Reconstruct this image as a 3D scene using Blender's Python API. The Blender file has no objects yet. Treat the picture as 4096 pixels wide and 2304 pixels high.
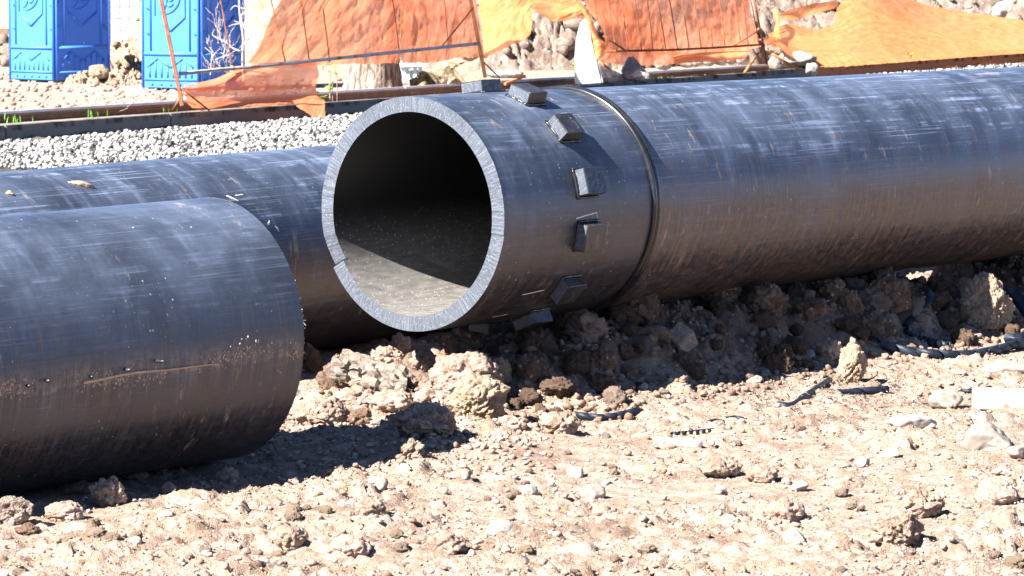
import bpy, bmesh, math, random
import numpy as np
from mathutils import Vector

random.seed(7)
RNG = np.random.default_rng(11)
scn = bpy.context.scene
COL = scn.collection

# ------------------------------------------------------------------ camera
FPX, PITCH, CAMH = 15061.0, 0.0915, 2.0          # focal length in photo pixels (4096 wide)
cam_d = bpy.data.cameras.new('camera')
cam_d.sensor_width = 36.0
cam_d.lens = 36.0 * FPX / 4096.0
cam_d.clip_start, cam_d.clip_end = 0.5, 3000.0
cam_d.dof.use_dof = True
cam_d.dof.focus_distance = 16.3
cam_d.dof.aperture_fstop = 18.0
cam = bpy.data.objects.new('camera', cam_d)
cam.location = (0, 0, CAMH)
cam.rotation_euler = (math.pi / 2 - PITCH, 0, 0)
COL.objects.link(cam)
scn.camera = cam

# ------------------------------------------------------------------ light
SUN = np.array([-0.8955, -0.7366, 1.0]); SUN /= np.linalg.norm(SUN)
SUN_EL = math.asin(SUN[2]); SUN_AZ = math.atan2(SUN[0], SUN[1])
world = bpy.data.worlds.new('World'); scn.world = world; world.use_nodes = True
wn = world.node_tree
sky = wn.nodes.new('ShaderNodeTexSky'); sky.sky_type = 'NISHITA'; sky.sun_disc = False
sky.sun_elevation = SUN_EL; sky.sun_rotation = SUN_AZ
sky.air_density = 0.4; sky.dust_density = 0.0; sky.ozone_density = 4.0
wn.links.new(sky.outputs[0], wn.nodes['Background'].inputs[0])
wn.nodes['Background'].inputs[1].default_value = 0.065
sl = bpy.data.lights.new('sun', 'SUN'); sl.energy = 5.0; sl.angle = math.radians(0.5); sl.color = (1.0, 0.955, 0.905)
so = bpy.data.objects.new('sun', sl); COL.objects.link(so)
so.rotation_euler = Vector((-SUN[0], -SUN[1], -SUN[2])).to_track_quat('-Z', 'Y').to_euler()
scn.view_settings.view_transform = 'Standard'; scn.view_settings.look = 'None'
scn.view_settings.gamma = 1.0; scn.view_settings.use_curve_mapping = False
scn.view_settings.exposure = 2.25

# ------------------------------------------------------------------ points from the survey of the photograph
CP, SP = math.cos(PITCH), math.sin(PITCH)
def ray(px, py):
    x = (px - 2048.0) / FPX; u = (1152.0 - py) / FPX
    return np.array([x, CP + u * SP, -SP + u * CP])
def P(px, py, d):
    return np.array([0, 0, CAMH]) + ray(px, py) * d
def G(px, py, z=0.0):
    r = ray(px, py)
    return np.array([0, 0, CAMH]) + r * ((z - CAMH) / r[2])
def depth_of(p):
    return p[1] * CP - (p[2] - CAMH) * SP

# ------------------------------------------------------------------ noise
def _h(i, j, k, seed):
    n = (i.astype(np.int64) * 374761393 + j.astype(np.int64) * 668265263 + k.astype(np.int64) * 2147483647 + seed * 974634777) & 0xffffffff
    n = ((n ^ (n >> 13)) * 1274126177) & 0xffffffff
    n = ((n ^ (n >> 16)) * 2246822519) & 0xffffffff
    return n ^ (n >> 15)
def noise3(p, seed=0):
    p = np.asarray(p, float); i = np.floor(p); f = p - i; i = i.astype(np.int64)
    w = f * f * f * (f * (f * 6 - 15) + 10)
    out = 0
    for dx in (0, 1):
        for dy in (0, 1):
            for dz in (0, 1):
                hh = _h(i[:, 0] + dx, i[:, 1] + dy, i[:, 2] + dz, seed)
                g = ((hh & 1023) / 511.5 - 1) * (f[:, 0] - dx) + (((hh >> 10) & 1023) / 511.5 - 1) * (f[:, 1] - dy) + (((hh >> 20) & 1023) / 511.5 - 1) * (f[:, 2] - dz)
                out = out + g * (w[:, 0] if dx else 1 - w[:, 0]) * (w[:, 1] if dy else 1 - w[:, 1]) * (w[:, 2] if dz else 1 - w[:, 2])
    return out
def fbm(p, oct=4, seed=0, gain=0.5, billow=False):
    p = np.asarray(p, float); a = 1.0; s = 0
    for o in range(oct):
        n = noise3(p * 2.0 ** o + o * 17.3, seed + o)
        s = s + a * (np.abs(n) * 2 - 0.5 if billow else n); a *= gain
    return s
def worley2(x, y, cell, seed):
    X = x / cell; Y = y / cell; ix = np.floor(X).astype(np.int64); iy = np.floor(Y).astype(np.int64)
    best = np.full(X.shape, 9.0); sec = np.full(X.shape, 9.0); rnd = np.zeros(X.shape)
    for dx in (-1, 0, 1):
        for dy in (-1, 0, 1):
            hh = _h(ix + dx, iy + dy, ix * 0 + 5, seed)
            cx = ix + dx + (hh & 1023) / 1023.0; cy = iy + dy + ((hh >> 10) & 1023) / 1023.0
            d = np.hypot(X - cx, Y - cy); m = d < best
            sec = np.where(m, best, np.minimum(sec, d))
            rnd = np.where(m, ((hh >> 20) & 1023) / 1023.0, rnd); best = np.where(m, d, best)
    return best, sec, rnd
def sstep(a, b, x):
    t = np.clip((x - a) / (b - a), 0, 1); return t * t * (3 - 2 * t)

# ------------------------------------------------------------------ mesh helpers
def mesh_of(name, V, F, mat=None, smooth=False, uv=None, attr=None):
    me = bpy.data.meshes.new(name)
    V = np.asarray(V, np.float32)
    if isinstance(F, np.ndarray):
        nf, k = F.shape
        me.vertices.add(len(V)); me.vertices.foreach_set('co', V.ravel())
        me.loops.add(nf * k); me.loops.foreach_set('vertex_index', F.astype(np.int32).ravel())
        me.polygons.add(nf); me.polygons.foreach_set('loop_start', np.arange(0, nf * k, k, dtype=np.int32))
        try: me.polygons.foreach_set('loop_total', np.full(nf, k, np.int32))
        except Exception: pass
        me.update(calc_edges=True)
    else:
        me.from_pydata([tuple(v) for v in V], [], [tuple(f) for f in F]); me.update()
    me.validate()
    if smooth:
        me.polygons.foreach_set('use_smooth', np.ones(len(me.polygons), bool))
    if uv is not None:
        li = np.zeros(len(me.loops), np.int32); me.loops.foreach_get('vertex_index', li)
        l = me.uv_layers.new(name='UVMap'); l.data.foreach_set('uv', np.asarray(uv, np.float32)[li].ravel())
    if attr:
        for k, v in attr.items():
            a = me.attributes.new(k, 'FLOAT', 'POINT'); a.data.foreach_set('value', np.asarray(v, np.float32))
    if mat: me.materials.append(mat)
    return me
def org(o):
    v = np.zeros(3)
    while o: v = v + np.array(o.location); o = o.parent
    return v
def tag(o, label=None, cat=None, group=None, kind=None):
    if label: o['label'] = label
    if cat: o['category'] = cat
    if group: o['group'] = group
    if kind: o['kind'] = kind
    return o
def empty(name, loc, label, cat, group=None):
    o = bpy.data.objects.new(name, None); o.location = tuple(loc); o.empty_display_size = 0.1; COL.objects.link(o)
    return tag(o, label, cat, group)
def obj(name, V, F, mat, parent=None, smooth=False, uv=None, attr=None, loc=None):
    """world-space vertices; stored relative to the parent's (or the object's own) base"""
    V = np.asarray(V, float)
    base = org(parent) if parent else (np.asarray(loc, float) if loc is not None else np.zeros(3))
    o = bpy.data.objects.new(name, mesh_of(name, V - base, F, mat, smooth, uv, attr))
    COL.objects.link(o)
    if parent: o.parent = parent
    elif loc is not None: o.location = tuple(base)
    return o
def thing(name, V, F, mat, label, cat, group=None, smooth=False, uv=None, kind=None, attr=None):
    V = np.asarray(V, float)
    base = np.array([(V[:, 0].min() + V[:, 0].max()) / 2, (V[:, 1].min() + V[:, 1].max()) / 2, V[:, 2].min()])
    return tag(obj(name, V, F, mat, None, smooth, uv, attr, loc=base), label, cat, group, kind)
def join(parts):
    Vs, Fs, n = [], [], 0
    for V, F in parts:
        V = np.asarray(V, float); Vs.append(V)
        if isinstance(F, np.ndarray): Fs += [tuple(int(i) + n for i in f) for f in F]
        else: Fs += [tuple(i + n for i in f) for f in F]
        n += len(V)
    return np.concatenate(Vs), Fs
def grid_faces(nr, nc, wrap=False):
    r = np.arange(nr - 1)[:, None]; c = np.arange(nc if wrap else nc - 1)[None, :]
    a = r * nc + c; b = r * nc + (c + 1) % nc
    return np.stack([a, b, b + nc, a + nc], -1).reshape(-1, 4)
def frame(d):
    d = np.asarray(d, float); d = d / np.linalg.norm(d)
    a = np.array([0, 0, 1.0]) if abs(d[2]) < 0.9 else np.array([1.0, 0, 0])
    x = np.cross(a, d); x /= np.linalg.norm(x); return x, np.cross(d, x), d
def tube(pts, r, n=8, caps=True):
    pts = np.asarray(pts, float); m = len(pts); r = np.broadcast_to(np.asarray(r, float), (m,))
    V = []
    t0 = pts[min(1, m - 1)] - pts[0]; X, Y, D = frame(t0)
    for i in range(m):
        t = pts[min(i + 1, m - 1)] - pts[max(i - 1, 0)]; t = t / (np.linalg.norm(t) + 1e-9)
        X = X - t * np.dot(X, t); X /= np.linalg.norm(X) + 1e-9; Y = np.cross(t, X)
        for k in range(n):
            a = 2 * math.pi * k / n; V.append(pts[i] + r[i] * (math.cos(a) * X + math.sin(a) * Y))
    F = [tuple(int(q) for q in f) for f in grid_faces(m, n, True)]
    if caps: F += [tuple(range(n))[::-1], tuple(range((m - 1) * n, m * n))]
    return np.array(V), F
def obox(c, ax, ay, az, sx, sy, sz):
    """box centred at c along the unit axes"""
    V = [np.asarray(c) + ax * sx * i / 2 + ay * sy * j / 2 + az * sz * k / 2 for k in (-1, 1) for j in (-1, 1) for i in (-1, 1)]
    return np.array(V), [(0, 2, 3, 1), (4, 5, 7, 6), (0, 1, 5, 4), (1, 3, 7, 5), (3, 2, 6, 7), (2, 0, 4, 6)]
def bar(p0, p1, w, h, up):
    p0 = np.asarray(p0, float); p1 = np.asarray(p1, float); d = p1 - p0; L = np.linalg.norm(d); d /= L
    up = np.asarray(up, float); up = up - d * np.dot(up, d); up /= np.linalg.norm(up); s = np.cross(d, up)
    return obox((p0 + p1) / 2, d, s, up, L, w, h)
def bevelled(V, F, b, seg=1, sub=0, nz=0, seed=0, nscale=8):
    bm = bmesh.new(); vs = [bm.verts.new(v) for v in V]
    for f in F: bm.faces.new([vs[i] for i in f])
    bmesh.ops.recalc_face_normals(bm, faces=bm.faces)
    if b: bmesh.ops.bevel(bm, geom=bm.edges[:], offset=b, segments=seg, affect='EDGES')
    if sub:
        bmesh.ops.triangulate(bm, faces=bm.faces)
        for _ in range(sub): bmesh.ops.subdivide_edges(bm, edges=bm.edges[:], cuts=1, use_grid_fill=True)
    bm.normal_update(); bm.verts.index_update()
    W = np.array([v.co[:] for v in bm.verts]); N = np.array([v.normal[:] for v in bm.verts])
    Q = [tuple(v.index for v in f.verts) for f in bm.faces]; bm.free()
    if nz: W = W + N * (fbm(W * nscale, 4, seed, 0.55) * nz)[:, None]
    return W, Q
_ICO = {}
def ico(sub):
    if sub not in _ICO:
        bm = bmesh.new(); bmesh.ops.create_icosphere(bm, subdivisions=sub, radius=1.0)
        bm.verts.index_update()
        _ICO[sub] = (np.array([v.co[:] for v in bm.verts]), np.array([[v.index for v in f.verts] for f in bm.faces])); bm.free()
    return _ICO[sub]
def clod(sub, seed, rough=0.35, crumb=0.10, angular=0.0):
    """unit lump of earth or stone: planar cuts, lobes and crumbs"""
    V, F = ico(sub); V = V.copy(); r = np.random.default_rng(seed)
    R = 1.0 + rough * fbm(V * 1.3 + seed * 3.1, 3, seed)
    if angular:
        for _ in range(9):
            n = r.normal(size=3); n /= np.linalg.norm(n); k = r.uniform(0.55, 0.85)
            d = V @ n * R; R = np.where(d > k, R * (1 - angular + angular * k / np.maximum(d, 1e-3)), R)
    if crumb:
        R = R + crumb * fbm(V * 3.6 + seed, 4, seed + 9, 0.62, True)
        R = R + crumb * 0.35 * fbm(V * 9 + seed, 3, seed + 19, 0.6)
        R = R - crumb * 0.9 * np.clip(0.10 - np.abs(noise3(V * 2.1 + seed * 1.7, seed + 3)), 0, 1) * 5
    return V * R[:, None], F
def fit_box(V, sx, sy, sz):
    V = V - (V.min(0) + V.max(0)) / 2; return V / (V.max(0) - V.min(0)) * np.array([sx, sy, sz])
def rotz(V, a):
    c, s = math.cos(a), math.sin(a); return V @ np.array([[c, s, 0], [-s, c, 0], [0, 0, 1]])
def rnd_rot(r):
    q = r.normal(size=4); q /= np.linalg.norm(q); w, x, y, z = q
    return np.array([[1 - 2 * (y * y + z * z), 2 * (x * y - z * w), 2 * (x * z + y * w)], [2 * (x * y + z * w), 1 - 2 * (x * x + z * z), 2 * (y * z - x * w)], [2 * (x * z - y * w), 2 * (y * z + x * w), 1 - 2 * (x * x + y * y)]])
def crom(pts, n):
    """Catmull-Rom resampling of rows of points"""
    pts = np.asarray(pts, float); m = len(pts)
    t = np.linspace(0, m - 1, n); i = np.minimum(t.astype(int), m - 2); f = (t - i).reshape((-1,) + (1,) * (pts.ndim - 1))
    p0 = pts[np.maximum(i - 1, 0)]; p1 = pts[i]; p2 = pts[i + 1]; p3 = pts[np.minimum(i + 2, m - 1)]
    return 0.5 * (2 * p1 + (p2 - p0) * f + (2 * p0 - 5 * p1 + 4 * p2 - p3) * f ** 2 + (3 * p1 - p0 - 3 * p2 + p3) * f ** 3)

# ------------------------------------------------------------------ materials
class NT:
    def __init__(s, name):
        s.m = bpy.data.materials.new(name); s.m.use_nodes = True; s.t = s.m.node_tree; s.b = s.t.nodes['Principled BSDF']
        s.out = s.t.nodes['Material Output']
    def n(s, ty, **kw):
        nd = s.t.nodes.new(ty)
        for k, v in kw.items(): setattr(nd, k, v)
        return nd
    def lk(s, a, b): s.t.links.new(a, b)
    def set(s, nd, i, v):
        if hasattr(v, 'is_linked') or isinstance(v, bpy.types.NodeSocket): s.lk(v, nd.inputs[i])
        else: nd.inputs[i].default_value = v
    def math(s, op, a, b=None, c=None, clamp=False):
        nd = s.n('ShaderNodeMath', operation=op, use_clamp=clamp); s.set(nd, 0, a)
        if b is not None: s.set(nd, 1, b)
        if c is not None: s.set(nd, 2, c)
        return nd.outputs[0]
    def co(s, kind='Object'):
        return s.n('ShaderNodeTexCoord').outputs[kind]
    def map(s, v, scale=(1, 1, 1), loc=(0, 0, 0), rot=(0, 0, 0)):
        nd = s.n('ShaderNodeMapping'); s.lk(v, nd.inputs[0]); nd.inputs['Scale'].default_value = scale; nd.inputs['Location'].default_value = loc; nd.inputs['Rotation'].default_value = rot
        return nd.outputs[0]
    def noise(s, v, scale=1.0, detail=4.0, rough=0.5, dist=0.0, col=False):
        nd = s.n('ShaderNodeTexNoise'); s.lk(v, nd.inputs['Vector']); nd.inputs['Scale'].default_value = scale; nd.inputs['Detail'].default_value = detail
        nd.inputs['Roughness'].default_value = rough; nd.inputs['Distortion'].default_value = dist
        return nd.outputs[1 if col else 0]
    def vor(s, v, scale, out='Distance', feature='F1'):
        nd = s.n('ShaderNodeTexVoronoi', feature=feature); s.lk(v, nd.inputs['Vector']); nd.inputs['Scale'].default_value = scale
        return nd.outputs[out]
    def ramp(s, v, a, b, lo=0.0, hi=1.0):
        nd = s.n('ShaderNodeMapRange', interpolation_type='SMOOTHSTEP'); s.set(nd, 0, v); s.set(nd, 1, a); s.set(nd, 2, b); s.set(nd, 3, lo); s.set(nd, 4, hi)
        return nd.outputs[0]
    def mix(s, f, a, b):
        nd = s.n('ShaderNodeMix', data_type='RGBA'); s.set(nd, 0, f)
        for i, v in ((6, a), (7, b)):
            if isinstance(v, tuple): nd.inputs[i].default_value = v + (1,) if len(v) == 3 else v
            else: s.lk(v, nd.inputs[i])
        return nd.outputs[2]
    def bump(s, h, strength=0.5, dist=0.01):
        nd = s.n('ShaderNodeBump'); nd.inputs['Strength'].default_value = strength; nd.inputs['Distance'].default_value = dist
        s.lk(h, nd.inputs['Height']); s.lk(nd.outputs[0], s.b.inputs['Normal'])
    def fin(s, col=None, rough=None, spec=None, metal=None):
        if col is not None: s.set(s.b, 'Base Color', col + (1,) if isinstance(col, tuple) and len(col) == 3 else col)
        if rough is not None: s.set(s.b, 'Roughness', rough)
        if spec is not None: s.set(s.b, 'Specular IOR Level', spec)
        if metal is not None: s.set(s.b, 'Metallic', metal)
        return s.m

def m_soil(name, a, b, dark, pale=0.5, darkamt=0.5, gravel=False, tint=None, scale=1.0, rnd=False):
    k = NT(name); v = k.co('Object')
    n1 = k.noise(v, 1.7 * scale, 6, 0.6); n2 = k.noise(v, 14 * scale, 6, 0.65); n3 = k.noise(v, 70 * scale, 4, 0.6)
    c = k.mix(k.ramp(n2, 0.35, 0.65), a, b)
    c = k.mix(k.math('MULTIPLY', k.ramp(n1, 0.50, 0.66), darkamt), c, dark)
    c = k.mix(k.math('MULTIPLY', k.ramp(n3, 0.54, 0.68), 0.6), c, dark)
    vd = k.vor(v, 46 * scale); vc = k.vor(v, 46 * scale, 'Color')
    sp = k.n('ShaderNodeSeparateColor'); k.lk(vc, sp.inputs[0])
    st = k.math('MULTIPLY', k.ramp(vd, 0.42, 0.30), k.ramp(sp.outputs[0], 0.86, 0.93))
    c = k.mix(k.math('MULTIPLY', st, pale), c, (0.55, 0.50, 0.44))
    og = k.math('MULTIPLY', k.ramp(vd, 0.36, 0.28), k.ramp(sp.outputs[1], 0.965, 0.985))
    c = k.mix(k.math('MULTIPLY', og, 0.7), c, (0.55, 0.26, 0.07))
    if tint:
        c = k.mix(k.math('MULTIPLY', k.ramp(k.noise(v, 2.4, 3), 0.48, 0.62), 0.8), c, tint)
    if rnd:
        oi = k.n('ShaderNodeObjectInfo'); hs = k.n('ShaderNodeHueSaturation'); k.lk(c, hs.inputs['Color']); k.lk(k.ramp(oi.outputs['Random'], 0, 1, 0.88, 1.22), hs.inputs['Value']); c = hs.outputs[0]
    if gravel:
        at = k.n('ShaderNodeAttribute', attribute_name='pile_shade').outputs['Fac']
        c = k.mix(k.math('MULTIPLY', at, 0.75), c, k.mix(n2, (0.080, 0.048, 0.033), (0.165, 0.108, 0.075)))  # pile soil coloured darker to deepen the shade under the pipe
        at = k.n('ShaderNodeAttribute', attribute_name='gravel').outputs['Fac']
        c = k.mix(at, c, k.mix(n2, (0.05, 0.045, 0.04), (0.10, 0.09, 0.08)))
        at = k.n('ShaderNodeAttribute', attribute_name='far').outputs['Fac']
        c = k.mix(at, c, k.mix(n1, (0.23, 0.185, 0.14), (0.36, 0.30, 0.24)))
    hgt = k.math('ADD', k.math('MULTIPLY', n3, 0.6), k.noise(v, 190 * scale, 3, 0.6))
    k.bump(hgt, 0.9, 0.011 / scale)
    return k.fin(c, 0.95, 0.15)

def m_pipe(name, scratch=1.0, dust=1.0, mud=1.0, tan=1.0, speck=1.0, seed=0.0, band=None, circ=1.0):
    k = NT(name); v = k.map(k.co('UV'), loc=(seed, seed * 0.37, 0))
    sx = k.n('ShaderNodeSeparateXYZ'); k.lk(k.co('UV'), sx.inputs[0]); ang = sx.outputs[1]        # metres round the pipe from its crown
    ax = k.noise(k.map(v, (0.9, 125, 1), rot=(0, 0, 0.012)), 1, 7, 0.66); ax2 = k.noise(k.map(v, (0.5, 30, 1), (3, 1, 0)), 1, 6, 0.65)
    ci = k.noise(k.map(v, (85, 2.6, 1)), 1, 5, 0.6); ci2 = k.noise(k.map(v, (7, 1.0, 1), (7, 2, 0), (0, 0, 0.2)), 1, 6, 0.68)
    big = k.noise(v, 2.1, 5, 0.6, 0.4); mid = k.noise(v, 7.5, 5, 0.65)
    up = k.ramp(ang, 1.25, 0.35)                                                                  # dust settles on the upper half
    pch = k.noise(k.map(v, (2.6, 5.5, 1), (9, 4, 0)), 1, 4, 0.6, 0.8)
    d1 = k.math('MULTIPLY', k.ramp(ax, 0.50, 0.72), k.ramp(pch, 0.42, 0.72))
    d2 = k.math('MULTIPLY', k.ramp(ci2, 0.46, 0.74), k.ramp(mid, 0.25, 0.75))
    d3 = k.math('MULTIPLY', k.ramp(ax2, 0.50, 0.72), k.ramp(mid, 0.42, 0.62))
    base = k.math('MULTIPLY_ADD', k.ramp(big, 0.3, 0.75), 0.20, 0.085)
    ds = k.math('ADD', k.math('MULTIPLY', k.math('ADD', k.math('MULTIPLY', d1, 1.0), k.math('MULTIPLY', d3, 0.6)), scratch), k.math('ADD', k.math('MULTIPLY', d2, 0.50 * circ), base))
    ds = k.math('MULTIPLY', k.math('MULTIPLY', ds, dust), k.math('MULTIPLY_ADD', up, 0.88, 0.12), clamp=True)
    c = k.mix(ds, (0.008, 0.009, 0.013), (0.185, 0.235, 0.34))  # dust film; its blue tint stands in for reflected sky
    # hair scratches in random directions
    sc = k.ramp(k.noise(k.map(v, (5, 260, 1), rot=(0, 0, 0.62)), 1, 3, 0.5), 0.66, 0.74); sc2 = k.ramp(k.noise(k.map(v, (4, 230, 1), (5, 5, 0), (0, 0, -0.95)), 1, 3, 0.5), 0.67, 0.75)
    c = k.mix(k.math('MULTIPLY', k.math('MULTIPLY', k.math('ADD', sc, sc2), k.ramp(big, 0.40, 0.6)), 0.35, clamp=True), c, (0.36, 0.37, 0.39))
    # brown mud film with runs on the lower half
    lo = k.ramp(k.math('ADD', ang, k.math('MULTIPLY', k.math('SUBTRACT', ci, 0.5), 0.5)), 0.55, 0.85)
    mm = k.math('MULTIPLY', lo, k.math('MULTIPLY_ADD', k.ramp(ci, 0.40, 0.72), 0.55, k.math('MULTIPLY', k.ramp(k.noise(v, 26, 6, 0.7), 0.42, 0.70), 0.45)))
    c = k.mix(k.math('MULTIPLY', mm, 0.9 * mud, clamp=True), c, (0.165, 0.105, 0.066))
    # dried tan smears, mostly near the spring line, and specks
    ts = k.math('MULTIPLY', k.ramp(k.noise(k.map(v, (16, 5.0, 1), (1, 9, 0), (0, 0, 0.1)), 1, 7, 0.74), 0.57, 0.66), k.ramp(k.noise(v, 1.9, 4), 0.48, 0.60))
    c = k.mix(k.math('MULTIPLY', ts, 0.75 * tan), c, (0.40, 0.30, 0.21))
    if band is not None:                                  # dusty crust band along the side, with runs below it
        bn = k.math('ADD', ang, k.math('MULTIPLY', k.math('SUBTRACT', k.noise(k.map(v, (3.5, 0.2, 1)), 1, 4), 0.5), 0.10))
        run = k.ramp(k.noise(k.map(v, (60, 1.2, 1), (2, 2, 0)), 1, 5, 0.65), 0.44, 0.66)
        bm_ = k.math('MULTIPLY', k.ramp(bn, band - 0.11, band - 0.015), k.ramp(bn, band + 0.012, band))
        bl_ = k.math('MULTIPLY', k.ramp(bn, band + 0.16, band), k.ramp(bn, band - 0.01, band + 0.002))
        bb = k.math('ADD', k.math('MULTIPLY', bm_, k.math('MULTIPLY_ADD', run, 0.5, k.math('MULTIPLY', k.ramp(k.noise(v, 24, 6, 0.7), 0.42, 0.66), 0.6))), k.math('MULTIPLY', k.math('MULTIPLY', bl_, run), 0.35), clamp=True)
        c = k.mix(k.math('MULTIPLY', bb, 0.85), c, (0.22, 0.175, 0.14))
    vd = k.vor(k.map(v, (1, 0.8, 1)), 75); vc = k.vor(k.map(v, (1, 0.8, 1)), 75, 'Color'); sp = k.n('ShaderNodeSeparateColor'); k.lk(vc, sp.inputs[0])
    pk = k.math('MULTIPLY', k.math('MULTIPLY', k.math('LESS_THAN', vd, k.ramp(sp.outputs[1], 0.0, 1.0, 0.05, 0.28)), k.ramp(sp.outputs[0], 0.84, 1.0)), k.ramp(k.noise(v, 3.3, 3), 0.42, 0.62))
    c = k.mix(k.math('MULTIPLY', pk, 0.7 * speck), c, (0.52, 0.48, 0.44))
    r = k.math('ADD', k.math('MULTIPLY', ds, 0.30), k.math('ADD', 0.29, k.math('MULTIPLY', mm, 0.25)), clamp=True)
    h = k.math('ADD', k.math('MULTIPLY', ax, 0.6), k.math('ADD', k.math('MULTIPLY', mid, 0.8), k.math('MULTIPLY', ts, 1.2)))
    k.bump(h, 0.35, 0.003)
    return k.fin(c, r, 0.5)

def m_plain(name, c, c2, scale=8, rough=0.7, spec=0.3, metal=0.0, bump=0.3, bd=0.004, detail=6, stretch=(1, 1, 1)):
    k = NT(name); v = k.map(k.co('Object'), stretch); n = k.noise(v, scale, detail, 0.6)
    k.bump(k.noise(v, scale * 4, 4, 0.6), bump, bd)
    return k.fin(k.mix(k.ramp(n, 0.35, 0.65), c, c2), rough, spec, metal)

M = {}
M['soil'] = m_soil('soil', (0.255, 0.174, 0.124), (0.375, 0.298, 0.24), (0.10, 0.058, 0.040), gravel=True)
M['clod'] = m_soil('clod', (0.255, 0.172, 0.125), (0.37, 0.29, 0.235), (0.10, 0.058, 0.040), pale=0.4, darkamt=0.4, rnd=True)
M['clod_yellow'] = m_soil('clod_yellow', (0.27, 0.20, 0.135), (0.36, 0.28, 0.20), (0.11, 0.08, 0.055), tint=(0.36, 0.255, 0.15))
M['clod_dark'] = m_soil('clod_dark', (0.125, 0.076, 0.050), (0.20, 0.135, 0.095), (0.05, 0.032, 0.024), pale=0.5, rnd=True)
M['heap_grey'] = m_soil('heap_grey', (0.185, 0.135, 0.108), (0.31, 0.245, 0.20), (0.07, 0.050, 0.042), scale=0.35)
M['heap_tan'] = m_soil('heap_tan', (0.32, 0.225, 0.15), (0.42, 0.32, 0.225), (0.14, 0.095, 0.065), scale=0.35)
M['concrete'] = m_soil('concrete', (0.20, 0.158, 0.125), (0.30, 0.245, 0.20), (0.085, 0.062, 0.050), pale=1.0)
M['stone'] = m_plain('stone', (0.18, 0.15, 0.125), (0.29, 0.255, 0.22), 9, 0.85, 0.2, bump=0.5)
M['white_stone'] = m_plain('white_stone', (0.19, 0.165, 0.14), (0.35, 0.325, 0.295), 14, 0.9, 0.2, bump=0.5)
M['slab'] = m_plain('slab', (0.30, 0.285, 0.27), (0.52, 0.51, 0.49), 7, 0.9, 0.2, bump=0.5)
M['grey_stone'] = m_plain('grey_stone', (0.17, 0.15, 0.14), (0.28, 0.25, 0.23), 6, 0.85, 0.2, bump=0.5)
M['cube_stone'] = m_plain('cube_stone', (0.24, 0.19, 0.15), (0.33, 0.27, 0.22), 30, 0.9, 0.2, bump=0.5)
M['pipe_main'] = m_pipe('pipe_main', scratch=1.35, dust=1.35, mud=1.55, tan=1.0, seed=3.1)
M['pipe_fit'] = m_pipe('pipe_fit', scratch=0.9, dust=1.0, mud=0.5, tan=1.2, speck=1.2, seed=11.7)
M['pipe_front'] = m_pipe('pipe_front', scratch=0.4, dust=1.25, mud=0.45, tan=0.8, speck=1.0, seed=23.4, band=0.85, circ=0.45)
M['pipe_back'] = m_pipe('pipe_back', scratch=1.2, dust=1.35, mud=0.8, tan=0.8, seed=37.9)
M['black_plastic'] = m_plain('black_plastic', (0.014, 0.014, 0.016), (0.035, 0.036, 0.04), 18, 0.36, 0.5, bump=0.2)
M['bead'] = m_plain('bead', (0.010, 0.010, 0.012), (0.02, 0.02, 0.022), 18, 0.25, 0.5, bump=0.02)
M['swarf'] = m_plain('swarf', (0.006, 0.010, 0.018), (0.014, 0.022, 0.036), 40, 0.5, 0.3, bump=0.2)
def _cut():
    k = NT('cut_plastic'); v = k.co('UV')                        # u = angle (rad), v = radius (m)
    a = k.noise(k.map(v, (75, 30, 1), rot=(0, 0, 0.55)), 1, 5, 0.65); b = k.noise(k.map(v, (120, 8, 1), (3, 3, 0), (0, 0, -0.15)), 1, 4, 0.6)
    g = k.noise(k.map(v, (2.2, 3, 1)), 1, 3); pat = k.mix(k.ramp(g, 0.42, 0.58), a, b)
    sp = k.n('ShaderNodeSeparateColor'); k.lk(pat, sp.inputs[0])
    w = k.math('MULTIPLY', k.ramp(sp.outputs[0], 0.32, 0.86), k.ramp(g, 0.25, 0.7, 0.55, 1.0))
    c = k.mix(w, (0.045, 0.052, 0.064), (0.165, 0.19, 0.235))
    vd = k.vor(k.map(v, (0.47, 1, 1)), 95); c = k.mix(k.math('MULTIPLY', k.ramp(vd, 0.2, 0.1), 0.5), c, (0.5, 0.45, 0.4))
    k.bump(sp.outputs[0], 0.3, 0.003)
    return k.fin(c, 0.5, 0.45)
M['cut'] = _cut()
def _bore():
    k = NT('bore'); v = k.co('UV'); sx = k.n('ShaderNodeSeparateXYZ'); k.lk(v, sx.inputs[0])
    low = k.ramp(k.math('ABSOLUTE', sx.outputs[1]), 0.66, 0.98)       # dust lies in the bottom of the bore
    n = k.noise(k.map(v, (14, 22, 1)), 1, 5, 0.6); st = k.noise(k.map(v, (9, 60, 1), rot=(0, 0, 0.5)), 1, 4)
    d = k.math('MULTIPLY', low, k.math('MULTIPLY_ADD', k.ramp(n, 0.1, 0.9), 0.35, k.math('MULTIPLY_ADD', k.ramp(st, 0.40, 0.7), 0.22, 0.38)))
    c = k.mix(d, (0.008, 0.008, 0.009), (0.24, 0.225, 0.205))
    vd = k.vor(v, 60); vc = k.vor(v, 60, 'Color'); sp = k.n('ShaderNodeSeparateColor'); k.lk(vc, sp.inputs[0])
    pk = k.math('MULTIPLY', k.ramp(vd, 0.25, 0.14), k.math('MULTIPLY', k.ramp(sp.outputs[0], 0.5, 0.6), k.ramp(k.math('ABSOLUTE', sx.outputs[1]), 0.62, 0.9)))
    c = k.mix(k.math('MULTIPLY', pk, 0.8), c, (0.45, 0.42, 0.38))
    return k.fin(c, k.math('MULTIPLY_ADD', d, 0.45, 0.42), 0.35)
M['bore'] = _bore()
M['chalk'] = m_plain('chalk', (0.75, 0.75, 0.74), (0.6, 0.6, 0.6), 60, 0.95, 0.1)
M['mud'] = m_plain('mud', (0.36, 0.25, 0.16), (0.46, 0.34, 0.23), 30, 0.95, 0.1)
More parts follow.
